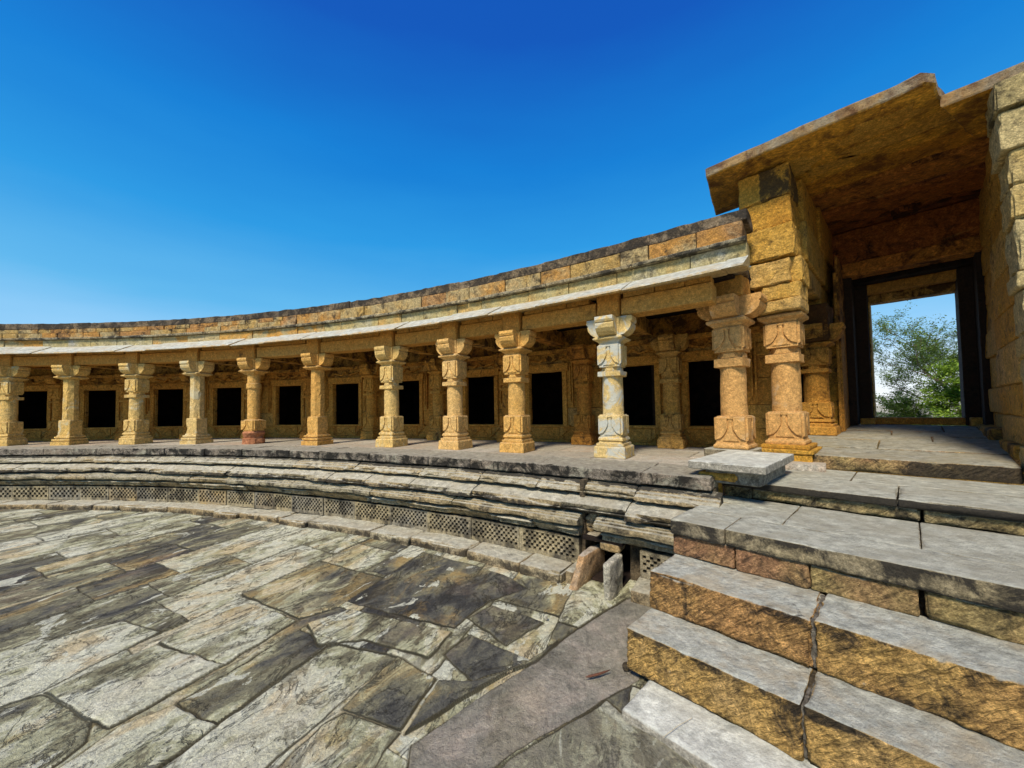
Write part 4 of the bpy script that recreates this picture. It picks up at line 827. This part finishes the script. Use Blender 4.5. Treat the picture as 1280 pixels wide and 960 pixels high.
# ------------------------------------------------------------------ trees beyond the door
def leafmat(name, cols):
    m = bpy.data.materials.new(name); m.use_nodes = True; T = NT(m)
    t = T.n('ShaderNodeAttribute', attribute_name='tint').outputs['Fac']; col = T.ramp(t, [(i/(len(cols)-1), c) for i, c in enumerate(cols)])
    d = T.n('ShaderNodeBsdfPrincipled', {'Base Color': col, 'Roughness': .6}); tr = T.n('ShaderNodeBsdfTranslucent', {'Color': col})
    mx = T.n('ShaderNodeMixShader', {0: .35, 1: d.outputs[0], 2: tr.outputs[0]}); T.n('ShaderNodeOutputMaterial', {'Surface': mx.outputs[0]}); return m
bark = stone('bark', [(.14, .10, .07), (.2, .15, .1)], speck=.4, bump=.6, darkth=.7)
def tree(base, height, spread, nleaf, size, cols, lb, seed, lean=0., start=.35):
    R = random.Random(seed); root = empty('leafy_tree', base, lb, 'tree', 'trees beyond the gateway'); br = MB(); tips = []
    def grow(p, d, L, r, lvl):
        pts = [p]; dd = Vector(d)
        for i in range(5):
            dd = (dd+Vector((R.uniform(-1, 1), R.uniform(-1, 1), R.uniform(-.4, .7)))*.16).normalized(); pts.append(pts[-1]+dd*L/5)
            if lvl >= 2: tips.append((pts[-1], lvl))
        t = tube([tuple(q_) for q_ in pts], [r*(1-.13*i) for i in range(6)], 5); br.add(t.v[0], [tuple(f) for f in t.f])
        if lvl >= 4: return
        n = [7, 5, 4, 3][lvl]
        for k in range(n):
            t_ = R.uniform(start if lvl == 0 else .3, 1.); i = min(4, int(t_*5)); q_ = pts[i]+(pts[i+1]-pts[i])*(t_*5-i)
            side = Vector((R.uniform(-1, 1), R.uniform(-1, 1), R.uniform(-.15, .7))).normalized(); nd = (dd*.35+side*spread).normalized()
            grow(q_, nd, L*R.uniform(.45, .68), r*.42, lvl+1)
    grow(Vector(base), Vector((lean, 0, 1)), height*.62, height*.013, 0)
    obj('trunk', br, bark, root)
    lv = MB(); V = []; F = []; T_ = []
    for i in range(nleaf):
        p, l = tips[R.randrange(len(tips))]; q_ = p+Vector((R.gauss(0, 1), R.gauss(0, 1), R.gauss(0, .8)))*size*1.5
        a = Vector((R.uniform(-1, 1), R.uniform(-1, 1), R.uniform(-.6, .3))).normalized(); b = a.cross(Vector((R.uniform(-.5, .5), R.uniform(-.5, .5), 1))).normalized(); s = size*R.uniform(.6, 1.2)
        n = len(V); V += [tuple(q_-a*s), tuple(q_-b*s*.42+a*s*.1), tuple(q_+a*s), tuple(q_+b*s*.42+a*s*.1)]; F.append((n, n+1, n+2, n+3)); c = R.random(); T_ += [c]*4
    lv.add(V, F, np.array(T_)); obj('crown', lv, leafmat('leaves', cols), root)
tree((19.5, 16.2, -3.2), 7.7, .75, 20000, .06, [(.07, .12, .02), (.12, .20, .03), (.20, .30, .05)], 'thin airy tree with sparse small leaves rising highest beyond the door', 5, start=.5)
tree((16.6, 13.6, -3.0), 5.3, 1.1, 45000, .07, [(.10, .17, .015), (.20, .32, .025), (.34, .46, .05)], 'dense bright green tree filling the right lower half of the doorway', 8, start=.3)
tree((19.2, 18.6, -3.6), 4.9, 1.2, 26000, .065, [(.08, .14, .02), (.15, .24, .03), (.24, .34, .06)], 'lower darker green tree seen at the left bottom of the doorway', 21, start=.3)

# ------------------------------------------------------------------ light, sky, camera
wd = bpy.data.worlds.new('World'); S.world = wd; wd.use_nodes = True; T = wd.node_tree; T.nodes.clear()
sun_dir = Vector((-.45, -.80, 1.15)).normalized()     # towards the sun: behind and left of the viewer
elev = math.asin(sun_dir.z); az = math.atan2(sun_dir.x, sun_dir.y)
N = T.nodes.new; sky = N('ShaderNodeTexSky'); sky.sky_type = 'NISHITA'; sky.sun_disc = False; sky.sun_elevation = elev; sky.sun_rotation = az; sky.altitude = 300; sky.air_density = 1.3; sky.dust_density = .6; sky.ozone_density = 4.
tc = N('ShaderNodeTexCoord'); sx = N('ShaderNodeSeparateXYZ'); T.links.new(tc.outputs['Generated'], sx.inputs[0])
nz = N('ShaderNodeTexNoise'); nz.inputs['Scale'].default_value = 3.; nz.inputs['Detail'].default_value = 6; mpn = N('ShaderNodeMapping'); mpn.inputs['Scale'].default_value = (1, 1, 5); T.links.new(tc.outputs['Generated'], mpn.inputs[0]); T.links.new(mpn.outputs[0], nz.inputs['Vector'])
ma = N('ShaderNodeMath'); ma.operation = 'MULTIPLY_ADD'; ma.inputs[1].default_value = -.07; T.links.new(nz.outputs[0], ma.inputs[0]); T.links.new(sx.outputs['Z'], ma.inputs[2])
ma2 = N('ShaderNodeMath'); ma2.operation = 'ADD'; ma2.inputs[1].default_value = .035; T.links.new(ma.outputs[0], ma2.inputs[0])
rp = N('ShaderNodeValToRGB'); T.links.new(ma2.outputs[0], rp.inputs[0]); cr = rp.color_ramp
# clear sky deepening to the zenith, milky at the horizon (relative to the Sky Texture)
stops = [(0.0, (.95, .96, .98)), (.05, (.76, .86, .94)), (.12, (.32, .60, .88)), (.24, (.10, .43, .77)), (.39, (.015, .29, .70)), (.54, (.0, .19, .61)), (.71, (.0, .085, .46)), (1., (.0, .05, .36))]
while len(cr.elements) > 1: cr.elements.remove(cr.elements[-1])
for i, (p_, c_) in enumerate(stops):
    e = cr.elements[0] if i == 0 else cr.elements.new(p_); e.position = p_; e.color = (*c_, 1)
bgA = N('ShaderNodeBackground'); bgA.inputs['Strength'].default_value = .10; T.links.new(sky.outputs[0], bgA.inputs[0])
bgB = N('ShaderNodeBackground'); bgB.inputs['Strength'].default_value = .83; T.links.new(rp.outputs[0], bgB.inputs[0])
mxs = N('ShaderNodeMixShader'); mxs.inputs[0].default_value = .93; T.links.new(bgA.outputs[0], mxs.inputs[1]); T.links.new(bgB.outputs[0], mxs.inputs[2])
ow = N('ShaderNodeOutputWorld'); T.links.new(mxs.outputs[0], ow.inputs[0])
sl = bpy.data.lights.new('sun', 'SUN'); sl.energy = 3.7; sl.angle = math.radians(12); sl.color = (1, .91, .76)
so = bpy.data.objects.new('sun', sl); so.rotation_euler = (-sun_dir).to_track_quat('-Z', 'Y').to_euler(); COL.objects.link(so)
cam = bpy.data.cameras.new('camera'); cam.sensor_width = 36; cam.lens = 471.782/1280*36; cam.shift_y = 14.53/1280; cam.clip_start = .02; cam.clip_end = 20000
co = bpy.data.objects.new('camera', cam); co.matrix_world = Matrix.Translation((0, 0, EYE)) @ Matrix.Rotation(PI/2+.035, 4, 'X') @ Matrix.Rotation(-.0171, 4, 'Z'); COL.objects.link(co); S.camera = co
S.view_settings.view_transform = 'Standard'; S.view_settings.look = 'None'; S.view_settings.exposure = .46; S.view_settings.gamma = 1.
S.render.engine = 'CYCLES'
